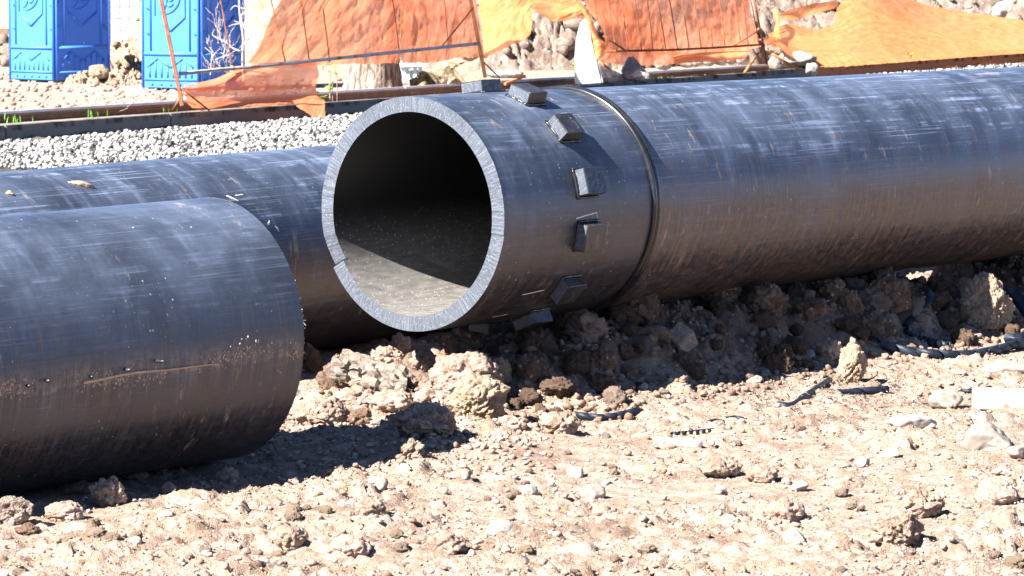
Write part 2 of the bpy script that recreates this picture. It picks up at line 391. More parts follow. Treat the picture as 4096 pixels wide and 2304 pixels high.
M['burr'] = m_plain('burr', (0.20, 0.21, 0.23), (0.34, 0.35, 0.37), 30, 0.6, 0.3)
M['rust'] = m_plain('rust', (0.30, 0.105, 0.045), (0.16, 0.06, 0.03), 14, 0.85, 0.2, bump=0.5)
M['rust_light'] = m_plain('rust_light', (0.42, 0.20, 0.08), (0.30, 0.12, 0.05), 14, 0.85, 0.2, bump=0.5)
def _galv():
    k = NT('galvanised'); v = k.co('Object'); n = k.noise(v, 5, 5, 0.65)
    c = k.mix(k.ramp(n, 0.50, 0.62), k.mix(k.noise(v, 12), (0.26, 0.29, 0.31), (0.42, 0.44, 0.45)), (0.28, 0.11, 0.04))
    return k.fin(c, 0.6, 0.4, 0.2)
M['galv'] = _galv()
def _net(name, a, b, t0=0.10, t1=0.22):
    k = NT(name); v = k.co('UV'); n = k.noise(k.map(v, (3, 9, 1)), 1, 6, 0.65); n2 = k.noise(k.map(v, (1.2, 1.2, 1), (4, 2, 0)), 1, 4)
    c = k.mix(k.ramp(n, 0.22, 0.78), a, b)
    k.set(k.b, 'Base Color', c); k.set(k.b, 'Roughness', 0.7); k.set(k.b, 'Specular IOR Level', 0.2)
    tr = k.n('ShaderNodeBsdfTranslucent'); k.lk(c, tr.inputs[0])
    m1 = k.n('ShaderNodeMixShader'); m1.inputs[0].default_value = 0.45; k.lk(k.b.outputs[0], m1.inputs[1]); k.lk(tr.outputs[0], m1.inputs[2])
    tp = k.n('ShaderNodeBsdfTransparent'); m2 = k.n('ShaderNodeMixShader')
    weave = k.noise(k.map(v, (70, 70, 1)), 1, 2, 0.5)
    k.lk(k.math('ADD', k.ramp(n2, 0.35, 0.7, t0, t1), k.math('MULTIPLY', k.ramp(weave, 0.52, 0.72), 0.16)), m2.inputs[0]); k.lk(m1.outputs[0], m2.inputs[1]); k.lk(tp.outputs[0], m2.inputs[2])
    k.lk(m2.outputs[0], k.out.inputs[0])
    k.bump(k.noise(k.map(v, (5, 22, 1), rot=(0, 0, 0.3)), 1, 5, 0.6), 0.6, 0.02)
    return k.m
M['net'] = _net('orange_mesh', (0.90, 0.205, 0.075), (0.95, 0.37, 0.19), 0.08, 0.22)
M['net_sunlit'] = _net('orange_mesh_sunlit', (0.90, 0.25, 0.08), (0.95, 0.42, 0.17), 0.03, 0.10)  # lit copy of the net: sunlight put into a paler, denser orange
M['blue'] = m_plain('blue_plastic', (0.045, 0.172, 0.60), (0.052, 0.195, 0.66), 2.0, 0.45, 0.35, bump=0.08)
M['white_plastic'] = m_plain('white_plastic', (0.72, 0.74, 0.75), (0.80, 0.80, 0.80), 2, 0.5, 0.4, bump=0.05)
M['steel'] = m_plain('steel', (0.22, 0.23, 0.24), (0.30, 0.31, 0.32), 10, 0.5, 0.5, 0.4)
M['rail'] = m_plain('rail_rust', (0.15, 0.095, 0.07), (0.22, 0.13, 0.08), 10, 0.8, 0.3)
M['rail_top'] = m_plain('rail_top', (0.34, 0.36, 0.42), (0.44, 0.46, 0.52), 5, 0.35, 0.6, 0.3)
def _kerb():
    k = NT('kerb_concrete'); v = k.co('Object'); n = k.noise(k.map(v, (1.5, 1.5, 1)), 3, 6, 0.65); s = k.noise(k.map(v, (14, 14, 0.6)), 1, 4)
    sx = k.n('ShaderNodeSeparateXYZ'); k.lk(v, sx.inputs[0])
    tar = k.math('MULTIPLY',  k.ramp(k.math('ADD', sx.outputs[2], k.math('MULTIPLY', s, 0.035)), 0.06, 0.095), k.ramp(n, 0.44, 0.60))
    c = k.mix(tar, k.mix(n, (0.13, 0.118, 0.105), (0.22, 0.20, 0.18)), (0.035, 0.033, 0.032))
    k.bump(n, 0.5, 0.01)
    return k.fin(c, 0.9, 0.2)
M['kerb'] = _kerb()
def _bark():
    k = NT('bark'); v = k.co('Object'); g = k.noise(k.map(v, (26, 26, 3.2)), 1, 6, 0.65, 0.3); n = k.noise(v, 3, 4)
    c = k.mix(k.ramp(g, 0.38, 0.60), (0.10, 0.065, 0.05), k.mix(n, (0.28, 0.225, 0.18), (0.42, 0.355, 0.30)))
    k.bump(g, 0.9, 0.04); return k.fin(c, 0.92, 0.15)
M['bark'] = _bark()
M['stump_bark'] = m_plain('stump_bark', (0.10, 0.085, 0.05), (0.40, 0.34, 0.23), 14, 0.95, 0.1, bump=0.9, bd=0.02, stretch=(1, 1, 0.35))
M['cut_wood'] = m_plain('cut_wood', (0.26, 0.12, 0.08), (0.38, 0.22, 0.16), 12, 0.85, 0.2, stretch=(4, 4, 0.5))
M['timber'] = m_plain('pale_timber', (0.38, 0.31, 0.22), (0.52, 0.45, 0.34), 5, 0.8, 0.2, bump=0.2, stretch=(0.4, 6, 6))
M['twig'] = m_plain('twig_bark', (0.32, 0.28, 0.27), (0.48, 0.44, 0.42), 20, 0.85, 0.2)
M['twig_brown'] = m_plain('twig_brown', (0.22, 0.15, 0.10), (0.35, 0.25, 0.17), 20, 0.85, 0.2)
M['grass'] = m_plain('grass_blade', (0.07, 0.20, 0.02), (0.14, 0.28, 0.04), 20, 0.6, 0.3)
M['leaf'] = m_plain('young_leaf', (0.16, 0.34, 0.03), (0.26, 0.44, 0.05), 20, 0.6, 0.3)
M['pale_blue'] = m_plain('pale_blue_paint', (0.34, 0.45, 0.52), (0.46, 0.56, 0.62), 5, 0.6, 0.4)
M['bottle'] = m_plain('bottle_plastic', (0.62, 0.58, 0.55), (0.74, 0.71, 0.68), 25, 0.3, 0.6, bump=0.4)
M['brown_paint'] = m_plain('brown_beam', (0.16, 0.09, 0.06), (0.22, 0.13, 0.09), 6, 0.8, 0.2)
def _gravel():
    k = NT('pale_gravel'); at = k.n('ShaderNodeAttribute', attribute_name='tone').outputs['Fac']
    c = k.mix(at, (0.06, 0.056, 0.052), (0.47, 0.455, 0.43)); k.bump(k.noise(k.co('Object'), 60, 4), 0.4, 0.006)
    return k.fin(c, 0.85, 0.25)
M['gravel'] = _gravel()
def _crumb():
    k = NT('soil_crumbs'); at = k.n('ShaderNodeAttribute', attribute_name='tone').outputs['Fac']; v = k.co('Object')
    n = k.noise(v, 40, 5, 0.65)
    c = k.mix(k.ramp(n, 0.35, 0.65), k.mix(at, (0.13, 0.080, 0.054), (0.31, 0.23, 0.18)), k.mix(at, (0.20, 0.135, 0.098), (0.42, 0.345, 0.29)))
    k.bump(k.noise(v, 220, 4, 0.6), 0.6, 0.004); return k.fin(c, 0.95, 0.15)
M['crumb'] = _crumb()

# ================================================================== lines of the place
class Axis:
    def __init__(s, c, th, el):
        s.c = np.array(c, float)
        s.A = np.array([math.sin(th) * math.cos(el), math.cos(th) * math.cos(el), math.sin(el)])
        s.F = np.array([math.cos(th), -math.sin(th), 0.0]); s.U = np.cross(s.F, s.A); s.U *= np.sign(s.U[2])
    def pt(s, d, al, r):
        d, al, r = np.broadcast_arrays(np.asarray(d, float), np.asarray(al, float), np.asarray(r, float))
        return s.c + s.A * d[..., None] + (np.cos(al) * r)[..., None] * s.U + (np.sin(al) * r)[..., None] * s.F
AX_M = Axis((-0.428, 15.954, 0.851), 0.6563, -0.0015)
AX_F = Axis((-1.1305, 14.3076, 0.5334), 0.7801, 0.0202)
AX_B = Axis((-0.66, 19.0, 0.50), 0.55, 0.0)
KA = G(0, 503, 0.12)[:2]; KB = G(4096, 212, 0.12)[:2]
KD = (KB - KA) / np.linalg.norm(KB - KA); KN = np.array([-KD[1], KD[0]])       # along the kerb; away from the camera
if KN[1] < 0: KN = -KN
def kerb_q(x, y): return (x - KA[0]) * KN[0] + (y - KA[1]) * KN[1]
def kerb_s(x, y): return (x - KA[0]) * KD[0] + (y - KA[1]) * KD[1]
def kpt(s, q, z): return np.array([KA[0] + KD[0] * s + KN[0] * q, KA[1] + KD[1] * s + KN[1] * q, z])

def gh(x, y, detail=True):
    x = np.asarray(x, float).ravel(); y = np.asarray(y, float).ravel(); z0 = np.zeros_like(x)
    p = np.stack([x, y, z0], -1)
    q = kerb_q(x, y)
    s = (x - AX_M.c[0]) * AX_M.A[0] + (y - AX_M.c[1]) * AX_M.A[1]; t = (x - AX_M.c[0]) * AX_M.F[0] + (y - AX_M.c[1]) * AX_M.F[1]
    h = 0.030 * fbm(p / 0.85, 3, 1)
    wob = fbm(p / 0.22, 3, 40)
    top = 0.235 - 0.06 * sstep(1.2, 0.6, s) - 0.12 * sstep(3.9, 4.2, s) * sstep(4.9, 4.6, s)
    pile = top * sstep(0.72, 0.20, np.abs(t + 0.02 + 0.22 * wob)) * sstep(0.10, 0.55, s + 0.2 * wob)
    sp = (x + 0.42) ** 2 / 0.45 ** 2 + (y - 15.95) ** 2 / 0.55 ** 2
    pile = np.maximum(pile, 0.06 * np.exp(-sp * 1.2) * (1 + 1.2 * wob))
    h = h + 0.06 * np.exp(-((x + 0.40) ** 2 + (y - 14.6) ** 2) / 0.36) + pile + 0.065 * sstep(1.35, 0.55, np.abs(t)) * sstep(0.2, 1.0, s) * sstep(9.0, 7.0, s)
    h = h * (1 - 0.7 * sstep(-4.5, -3, q)) - 0.075 * sstep(-0.9, -0.1, q) * (q < 0.06) + 0.05 * sstep(0.06, 0.12, q)
    if detail == 'pile_shade': return sstep(0.02, 0.16, pile)
    if not detail: return h
    near = sstep(40.0, 24.0, y) * sstep(2.0, 10.5, y) * sstep(-2.5, -4.0, q)
    rough = 0.36 + 0.95 * sstep(-0.15, 0.25, fbm(p / 0.7, 2, 21)) + 0.5 * sstep(13.2, 12.2, y)
    pm = sstep(0.015, 0.10, pile)
    wx = 0.035 * noise3(p / 0.06, 3) + 0.012 * noise3(p / 0.02, 13); wy = 0.035 * noise3(p / 0.06, 5) + 0.012 * noise3(p / 0.02, 15)
    def chunk(cell, seed, thr, amp, ew=0.16):
        d, e, r = worley2(x + wx, y + wy, cell, seed)
        return amp * sstep(0.01, ew, e - d) * np.clip((r - thr) / (1 - thr), 0, 1) ** 0.7 * (1 - 0.35 * d)
    k = chunk(0.13, 31, 0.65, 0.028) + chunk(0.062, 32, 0.40, 0.020) + chunk(0.034, 33, 0.30, 0.011)
    k = k + 0.009 * fbm(p / 0.09, 4, 8, 0.66, True) + 0.004 * fbm(p / 0.022, 2, 18, 0.6)
    kp = chunk(0.24, 41, 0.15, 0.06, 0.4) + chunk(0.12, 42, 0.25, 0.042, 0.3) + chunk(0.055, 43, 0.3, 0.022, 0.25) + 0.016 * fbm(p / 0.07, 3, 48, 0.6, True)
    return h + near * (rough * k * (1 - pm) + pm * (kp - 0.03))

def hit(px, py, d0=9.0, d1=34.0, n=900):
    px = np.atleast_1d(np.asarray(px, float)); py = np.atleast_1d(np.asarray(py, float)); out = np.zeros((len(px), 3))
    dd = np.linspace(d0, d1, n)
    for i in range(len(px)):
        p = np.array([0, 0, CAMH]) + dd[:, None] * ray(px[i], py[i])[None]
        below = p[:, 2] < gh(p[:, 0], p[:, 1], False); k = int(np.argmax(below)) if below.any() else n - 1; out[i] = p[k]
    return out
def hit1(px, py): return hit(px, py)[0]
def g1(x, y): return float(gh([x], [y])[0])
def gl(x, y): return float(gh([x], [y], False)[0])

# ================================================================== ground: one sheet to the horizon
def axis_coords(a, b, step, lo, hi, grow=1.22):
    c = list(np.arange(a, b + step / 2, step)); d = step
    while c[-1] < hi: d *= grow; c.append(c[-1] + d)
    d = step; l = []
    v = a
    while v > lo: d *= grow; v -= d; l.append(v)
    return np.array(l[::-1] + c)
gx = axis_coords(-2.3, 3.1, 0.0125, -400, 400)
gy = np.concatenate([axis_coords(11.2, 19.4, 0.018, -80, 19.3), np.arange(19.44, 27, 0.06), np.arange(27.1, 74, 0.45)])
d = 0.3; ext = [74.3]
while ext[-1] < 900: d *= 1.25; ext.append(ext[-1] + d)
gy = np.unique(np.concatenate([gy, ext]))
X, Y = np.meshgrid(gx, gy)
Z = gh(X, Y)
Vg = np.stack([X.ravel(), Y.ravel(), Z], -1)
qv = kerb_q(X.ravel(), Y.ravel())
o = obj('ground', Vg, grid_faces(len(gy), len(gx)), M['soil'], None, True,
        attr={'gravel': sstep(-6.6, -6.0, qv) * sstep(0.3, 0.1, qv), 'far': sstep(0.1, 0.5, qv), 'pile_shade': gh(X, Y, 'pile_shade')})
tag(o, kind='structure')

# ================================================================== pipes
def cyl(ax, s_arr, r, na, seed=0, amp=0.0012, off=None):
    al = np.linspace(-math.pi, math.pi, na + 1)
    S, A = np.meshgrid(s_arr, al, indexing='ij')
    if off is not None:
        w = np.zeros(len(s_arr)); w[0] = 1; S = S + w[:, None] * off(al)[None, :]
    rr = r + amp * fbm(np.stack([S.ravel() * 1.3, np.cos(A.ravel()) * 1.5, np.sin(A.ravel()) * 1.5], -1), 3, seed).reshape(S.shape)
    V = ax.pt(S, A, rr).reshape(-1, 3); uv = np.stack([S.ravel(), A.ravel() * r], -1)
    return V, grid_faces(len(s_arr), na + 1), uv
def ringface(ax, s0, r0, r1, na, nr, off, sgn=1, amp=0.0009):
    al = np.linspace(-math.pi, math.pi, na + 1); rr = np.linspace(r0, r1, nr)
    R, A = np.meshgrid(rr, al, indexing='ij')
    S = s0 + off(A.ravel()) + amp * noise3(np.stack([A.ravel() * 70 + R.ravel() * 40, R.ravel() * 60, R.ravel() * 0], -1), 4) * (np.abs(R.ravel() - (r0 + r1) / 2) < (r1 - r0) * 0.45)
    return ax.pt(S, A.ravel(), R.ravel()), grid_faces(nr, na + 1), np.stack([A.ravel(), R.ravel()], -1)
NA = 720
def off_main(al):
    a = np.degrees(al); z = 0.0022 * noise3(np.stack([np.cos(al) * 60, np.sin(al) * 60, al * 0], -1).reshape(-1, 3), 2).reshape(al.shape)
    z = z + 0.022 * np.clip(1 - (a + 119) / 16, 0, 1) * (a > -119) + 0.035 * ((a > -119.9) & (a <= -118.6))
    return z + 0.004 * ((a > 98.4) & (a <= 99.2)) + 0.004 * np.clip(1 - (a - 99) / 7, 0, 1) * (a > 99)
def on_cyl(ax, path, r, w):
    """thin strip lying on the cylinder along (s, alpha) points"""
    path = np.asarray(path, float); V = []; F = []
    for i in range(len(path)):
        t = path[min(i + 1, len(path) - 1)] - path[max(i - 1, 0)]; t = t * np.array([1, 0.5]); t = t / (np.linalg.norm(t) + 1e-9); nrm = np.array([-t[1], t[0] / 0.5])
        for e in (-1, 1):
            q = path[i] + nrm * w * 0.5 * e; V.append(ax.pt(q[0], q[1], r))
    return np.array(V), [tuple(int(k) for k in f) for f in [(2 * i, 2 * i + 1, 2 * i + 3, 2 * i + 2) for i in range(len(path) - 1)]]

base = AX_M.c + AX_M.A * 0.5; base = np.array([base[0], base[1], 0.34])
mp = empty('large_pipe', base, 'long black pipe with a numbered-block collar and open sawn end facing the camera', 'pipe', 'large black plastic pipes')
V, F, uv = cyl(AX_M, np.linspace(0, 1.085, 40), 0.5, NA, 1, off=off_main); obj('end_fitting', V, F, M['pipe_fit'], mp, True, uv)
V, F, uv = ringface(AX_M, 0.0, 0.4348, 0.5, NA, 7, off_main); obj('cut_face', V, F, M['cut'], mp, False, uv)
V, F, uv = cyl(AX_M, np.concatenate([np.linspace(0, 2.5, 40), [6, 14]]), 0.4348, NA, 2, off=off_main); obj('bore', V, F[:, ::-1], M['bore'], mp, True, uv)
V, F, uv = cyl(AX_M, np.linspace(1.085, 14, 160), 0.5, 360, 3, 0.002); obj('barrel', V, F, M['pipe_main'], mp, True, uv)
def bead(ax, s0, R, r, na=240, nb=10):
    a = np.linspace(0, 2 * math.pi, na, endpoint=False); b = np.linspace(0, 2 * math.pi, nb, endpoint=False)
    A, B = np.meshgrid(a, b, indexing='ij')
    wv = 0.0012 * noise3(np.stack([np.cos(A.ravel()) * 6, np.sin(A.ravel()) * 6, A.ravel() * 0 + s0 * 9], -1), 6).reshape(A.shape)
    V = ax.pt(s0 + (r + wv) * np.cos(B), A, R + (r + wv) * np.sin(B)).reshape(-1, 3)
    return V, np.concatenate([grid_faces(na, nb, True), np.stack([(na - 1) * nb + np.arange(nb), (na - 1) * nb + (np.arange(nb) + 1) % nb, (np.arange(nb) + 1) % nb, np.arange(nb)], -1)])
for sb in (1.072, 1.098):
    V, F = bead(AX_M, sb, 0.503, 0.0145); obj('weld_bead', V, F, M['bead'], mp, True)

# blocks welded round the fitting, chalk numbers on some
LUG_S, LW, LL, LH = 0.587, 0.130, 0.113, 0.054
def stroke(ax_pt, pts, w):
    """ribbon through 2-D points, mapped by ax_pt(x, y)"""
    pts = crom(np.asarray(pts, float), max(2, len(pts) * 4)) if len(pts) > 2 else np.asarray(pts, float)
    V, F = [], []
    for i in range(len(pts)):
        t = pts[min(i + 1, len(pts) - 1)] - pts[max(i - 1, 0)]; t = t / (np.linalg.norm(t) + 1e-9); n = np.array([-t[1], t[0]])
        V += [ax_pt(*(pts[i] - n * w / 2)), ax_pt(*(pts[i] + n * w / 2))]
    return np.array(V), [(2 * i, 2 * i + 1, 2 * i + 3, 2 * i + 2) for i in range(len(pts) - 1)]
MARKS = {
    4: [[(0.42, 0.30), (0.30, 0.27), (0.22, 0.30), (0.20, 0.42), (0.32, 0.45), (0.42, 0.52), (0.46, 0.66), (0.36, 0.80), (0.24, 0.78)], [(-0.40, 0.03), (0.38, 0.01)]],
    5: [[(0.22, 0.30), (0.10, 0.40), (0.10, 0.58), (0.20, 0.66), (0.30, 0.60), (0.28, 0.50), (0.14, 0.50)]],
    6: [[(-0.05, 0.30), (0.12, 0.50), (0.28, 0.72)], [(0.26, 0.28), (0.12, 0.50), (-0.10, 0.68)], [(0.12, 0.20), (0.10, 0.85)], [(-0.2, 0.62), (0.0, 0.55)]],
    7: [[(0.04, 0.46), (-0.08, 0.42), (-0.10, 0.52), (0.0, 0.58), (0.06, 0.48), (0.02, 0.62), (-0.16, 0.80)], [(0.04, 0.60), (0.34, 0.58)], [(0.62, 0.05), (0.56, 0.30)]],
    8: [[(-0.2, 0.5), (0.1, 0.4), (0.3, 0.45)]],
}
LABELS = {4: 'black block chalk-marked with a five', 5: 'black block chalk-marked with a six', 6: 'black block with a star-like scribble', 7: 'black block chalk-marked with a nine'}
lug_al = [math.radians(46.9 + (k - 4) * 27.7) for k in range(13)]
for k, al in enumerate(lug_al):
    if k == 5: al = math.radians(75.7)
    if k == 6: al = math.radians(101.8)
    if k == 7: al = math.radians(130.9)
    n = math.cos(al) * AX_M.U + math.sin(al) * AX_M.F; t = -math.sin(al) * AX_M.U + math.cos(al) * AX_M.F
    r = random.Random(k); dw = 1 + r.uniform(-.06, .06); dl = 1 + r.uniform(-.05, .05); sk = r.uniform(-0.02, 0.02)
    A2 = AX_M.A + t * sk; A2 /= np.linalg.norm(A2)
    c = AX_M.c + AX_M.A * (LUG_S + r.uniform(-.006, .006)) + n * (0.5 + LH / 2 - 0.006)
    V, F = obox(c, A2, t, n, LW * dw, LL * dl, LH + 0.012)
    V, F = bevelled(V, F, 0.002, 1, 3, 0.0016, k, 40)
    lug = obj('welded_block', V, F, M['cut'] if False else M['black_plastic'], mp, False)
    if k in LABELS: lug['label'] = LABELS[k]
    # sawn left face of the block, lighter and streaked
    sc = c - A2 * (LW * dw / 2 + 0.0012)
    V, F = obox(sc, A2, t, n, 0.003, LL * dl - 0.006, LH + 0.004); V, F = bevelled(V, F, 0.0008, 1, 2, 0.001, k)
    uvs = np.stack([(V @ t) * 1.7 + (V @ n) * 0.7, (V @ n) * 1.2], -1)
    obj('sawn_side', V, F, M['cut'], lug, False, uvs)
    # weld fillets along three feet of the block
    wf = []
    for (e0, e1) in (((-1, -1), (-1, 1)), ((-1, 1), (1, 1)), ((1, -1), (-1, -1))):
        q = []
        for u in np.linspace(0, 1, 12):
            ds = (e0[0] * (1 - u) + e1[0] * u) * (LW * dw / 2 + 0.005); dt = (e0[1] * (1 - u) + e1[1] * u) * (LL * dl / 2 + 0.005)
            a2 = al + dt / 0.5; q.append(AX_M.pt(LUG_S + ds, a2, 0.5035 + r.uniform(-.001, .001)))
        wf.append(tube(q, [0.006 + r.uniform(-.0015, .002) for _ in q], 6))
    V, F = join(wf); obj('weld_fillet', V, F, M['bead'], lug, True)
    if k in MARKS:
        top = AX_M.c + AX_M.A * LUG_S + n * (0.5 + LH + 0.0034)
        fmap = lambda x, y: top + A2 * (x * LW * 0.5) + t * ((y - 0.5) * LL) 
        V, F = join([stroke(fmap, m, 0.0058) for m in MARKS[k]]); obj('chalk_mark', V, F, M['chalk'], lug)
# chalk lines on the fitting itself
for path in ([(0.50, 1.62), (0.575, 1.60), (0.65, 1.585), (0.652, 1.63)], [(0.30, 2.33), (0.37, 2.315), (0.44, 2.30)], [(0.26, 2.66), (0.36, 2.64)]):
    V, F = on_cyl(AX_M, path, 0.5022, 0.0045); obj('chalk_mark', V, F, M['chalk'], mp)

zero = lambda al: 0.0015 * noise3(np.stack([np.cos(al) * 50, np.sin(al) * 50, al * 0], -1).reshape(-1, 3), 8).reshape(al.shape)
fp = empty('large_pipe', (AX_F.c[0] - 1.2, AX_F.c[1] - 1.2, 0.0), 'black pipe in the left foreground with a line of mud crust along its side', 'pipe', 'large black plastic pipes')
V, F, uv = cyl(AX_F, np.linspace(0, -3.6, 90), 0.5, 400, 5, 0.0025, off=zero); obj('barrel', V, F[:, ::-1], M['pipe_front'], fp, True, uv)
V, F, uv = cyl(AX_F, np.linspace(0, -3.6, 30), 0.435, 200, 6, off=zero); obj('bore', V, F, M['bore'], fp, True, uv)
V, F, uv = ringface(AX_F, 0.0, 0.435, 0.5, 400, 4, zero); obj('cut_face', V, F[:, ::-1], M['cut'], fp, False, uv)
# whitish burrs hanging off the sawn rim
pr = []
for i in range(30):
    al = math.radians(RNG.uniform(60, 112)); al = math.radians(RNG.normal(92, 9)) if i % 2 else al
    p0 = AX_F.pt(0.001, al, 0.4985); L = RNG.uniform(0.003, 0.014) * (1.5 if 80 < math.degrees(al) < 105 else 0.8)
    dirv = AX_F.A * RNG.uniform(0.3, 1) + RNG.normal(size=3) * 0.5; dirv /= np.linalg.norm(dirv); w = RNG.uniform(0.001, 0.0028)
    sd = np.cross(dirv, AX_F.A + 0.3); sd /= np.linalg.norm(sd)
    pr.append((np.array([p0 - sd * w, p0 + sd * w, p0 + dirv * L + sd * w * 0.4 + RNG.normal(size=3) * 0.003, p0 + dirv * L * 0.9 - sd * w * 0.4]), [(0, 1, 2, 3)]))
V, F = join(pr); tag(obj('sawn_burr', V, F, M['burr'], fp), kind='stuff')
# mud crust along the side of the front pipe, with longer lumps and runs
pr = []
for i in range(950):
    s = -RNG.uniform(0.0, 2.4); bow = 1.70 - 0.05 * math.exp(-((s + 0.25) / 0.18) ** 2)
    al = bow + RNG.normal(-0.01, 0.035) + 0.03 * math.sin(s * 6)
    if noise3(np.array([[s * 4.0, 0.3, 0]]), 77)[0] < -0.15: continue
    Vc, Fc = clod(1, int(i), 0.3, 0.1); rr = RNG.uniform(0.0012, 0.005)
    pr.append((AX_F.pt(s, al, 0.5) + (Vc * rr * np.array([1, 1, RNG.uniform(0.7, 1.8)])), Fc))
V, F = join(pr); tag(obj('mud_crust', V, F, M['mud'], fp, True), kind='stuff')
pr = []
for (s, al, L) in ((-0.72, 1.60, 0.055), (-0.86, 1.635, 0.035), (-1.22, 1.64, 0.03), (-1.3, 1.66, 0.022), (-1.02, 1.655, 0.02)):
    p0 = AX_F.pt(s, al, 0.497); n = AX_F.pt(s, al, 1.0) - AX_F.pt(s, al, 0.0)
    pr.append(tube([p0, p0 + n * L * 0.6, p0 + n * L + np.array([0, 0, 0.004])], [0.007, 0.006, 0.004], 7))
V, F = join(pr); obj('mud_peg', V, F, M['black_plastic'], fp, True)
q = [AX_F.pt(s, 1.70 - 0.03 * math.cos((s + 0.75) * 3.5) + 0.005 * math.sin(s * 17), 0.503) for s in np.linspace(-1.05, -0.42, 22)]
V, F = tube(q, np.linspace(0.009, 0.004, 22) * 0.7, 7)
thing('dry_stalk', V, F, M['mud'], 'muddy stalk stuck along the side of the left foreground pipe', 'stalk', smooth=True)

bp = empty('large_pipe', (AX_B.c[0], AX_B.c[1], 0.0), 'scuffed black pipe lying behind the other two, below the white gravel', 'pipe', 'large black plastic pipes')
V, F, uv = cyl(AX_B, np.linspace(-9, 7, 160), 0.5, 360, 9, 0.002); obj('barrel', V, F, M['pipe_back'], bp, True, uv)
V, F, uv = cyl(AX_B, np.linspace(-9, 7, 4), 0.435, 90, 9); obj('bore', V, F[:, ::-1], M['bore'], bp, True, uv)
for s0 in (-9, 7):
    V, F, uv = ringface(AX_B, s0, 0.435, 0.5, 90, 2, zero); obj('cut_face', V, F if s0 < 0 else F[:, ::-1], M['cut'], bp, False, uv)
def at_back(px, py):      # where a sight line meets the back pipe
    r = ray(px, py); o0 = np.array([0, 0, CAMH]) - AX_B.c; A = AX_B.A
    dp = r - A * np.dot(r, A); op = o0 - A * np.dot(o0, A); a, b, c = dp @ dp, 2 * dp @ op, op @ op - 0.25
    tt = (-b - math.sqrt(max(b * b - 4 * a * c, 0))) / (2 * a); p = np.array([0, 0, CAMH]) + r * tt - AX_B.c
    return p @ A, math.atan2(p @ AX_B.F, p @ AX_B.U)
# mud splash and paint dabs on the back pipe
def splat(ax, s, al, L, W, seed, mat, name, parent, ang=0.4, thick=0.006):
    Vc, Fc = clod(3, seed, 0.55, 0.25); ca, sa = math.cos(ang), math.sin(ang)
    u = Vc[:, 0] * L / 2; w = Vc[:, 1] * W / 2; S = s + ca * u - sa * w; A = al + (sa * u + ca * w) / 0.5
    obj(name, ax.pt(S, A, 0.4995 + np.maximum(Vc[:, 2], -0.1) * thick), Fc, mat, parent, True)
for (px, py, L, W, an, th_, mt) in ((330, 740, 0.14, 0.035, 0.45, 0.016, 'mud'), (40, 775, 0.05, 0.025, 0.5, 0.012, 'mud')):
    s, al = at_back(px, py); splat(AX_B, s, al, L, W, int(px), M[mt], 'mud_splash', bp, an, th_)
for (px, py, L, W, an) in ((930, 793, 0.085, 0.018, 0.5), (1075, 890, 0.06, 0.02, -0.7), (1110, 915, 0.07, 0.018, 0.9), (960, 780, 0.1, 0.008, 0.0)):
    s, al = at_back(px, py); splat(AX_B, s, al, L, W, int(px), M['chalk'], 'paint_dab', bp, an, 0.002)

# ================================================================== kerb, rail, gravel
kb = empty('kerb', kpt(5, 0, 0.0), 'low concrete kerb with tarred edge holding back the white gravel', 'kerb')
tag(kb, kind='structure')
s = -6.0; i = 0
while s < 40:
    L = 3.05
    c0 = kpt(s + 0.004, 0.06, 0.045); c1 = kpt(s + L - 0.008, 0.06, 0.045 + random.uniform(-.003, .003)); c0[2] += 0; 
    V, F = bar(c0, c1, 0.12, 0.15, (0, 0, 1)); V[:, 2] += random.uniform(-.004, .004)
    V, F = bevelled(V, F, 0.008, 2); obj('kerb_slab', V, F, M['kerb'], kb); s += L
def rail_profile():
    return [(-0.065, 0), (0.065, 0), (0.065, 0.012), (0.012, 0.028), (0.012, 0.10), (0.034, 0.108), (0.034, 0.136), (0.026, 0.142), (-0.026, 0.142), (-0.034, 0.136), (-0.034, 0.108), (-0.012, 0.10), (-0.012, 0.028), (-0.065, 0.012)]
ra = G(0, 453, 0.155); rb = G(3067, 262, 0.155); rd = (rb - ra) / np.linalg.norm(rb - ra); rs = np.cross(rd, [0, 0, 1.0])
rl = empty('tram_rail', ra + np.array([0, 0, -0.142]), 'worn steel rail with shiny head running behind the kerb', 'rail')
def extrude(prof, p0, p1, side):
    n = len(prof); V = [p + side * u + np.array([0, 0, w]) for p in (p0, p1) for u, w in prof]
    return np.array(V), [tuple(range(n))[::-1], tuple(range(n, 2 * n))] + [(i, (i + 1) % n, n + (i + 1) % n, n + i) for i in range(n)]
z0 = np.array([0, 0, -0.142])
for a, b in ((-7, 8.2), (8.215, 23.4), (23.415, 45)):
    V, F = extrude(rail_profile(), ra + rd * a + z0, ra + rd * b + z0, rs); ro = obj('rail_length', V, F, M['rail'], rl)
    V, F = bar(ra + rd * a + np.array([0, 0, 0.001]), ra + rd * b + np.array([0, 0, 0.001]), 0.078, 0.034, (0, 0, 1)); V, F = bevelled(V, F, 0.008, 2); obj('rail_head', V, F, M['rail_top'], ro)
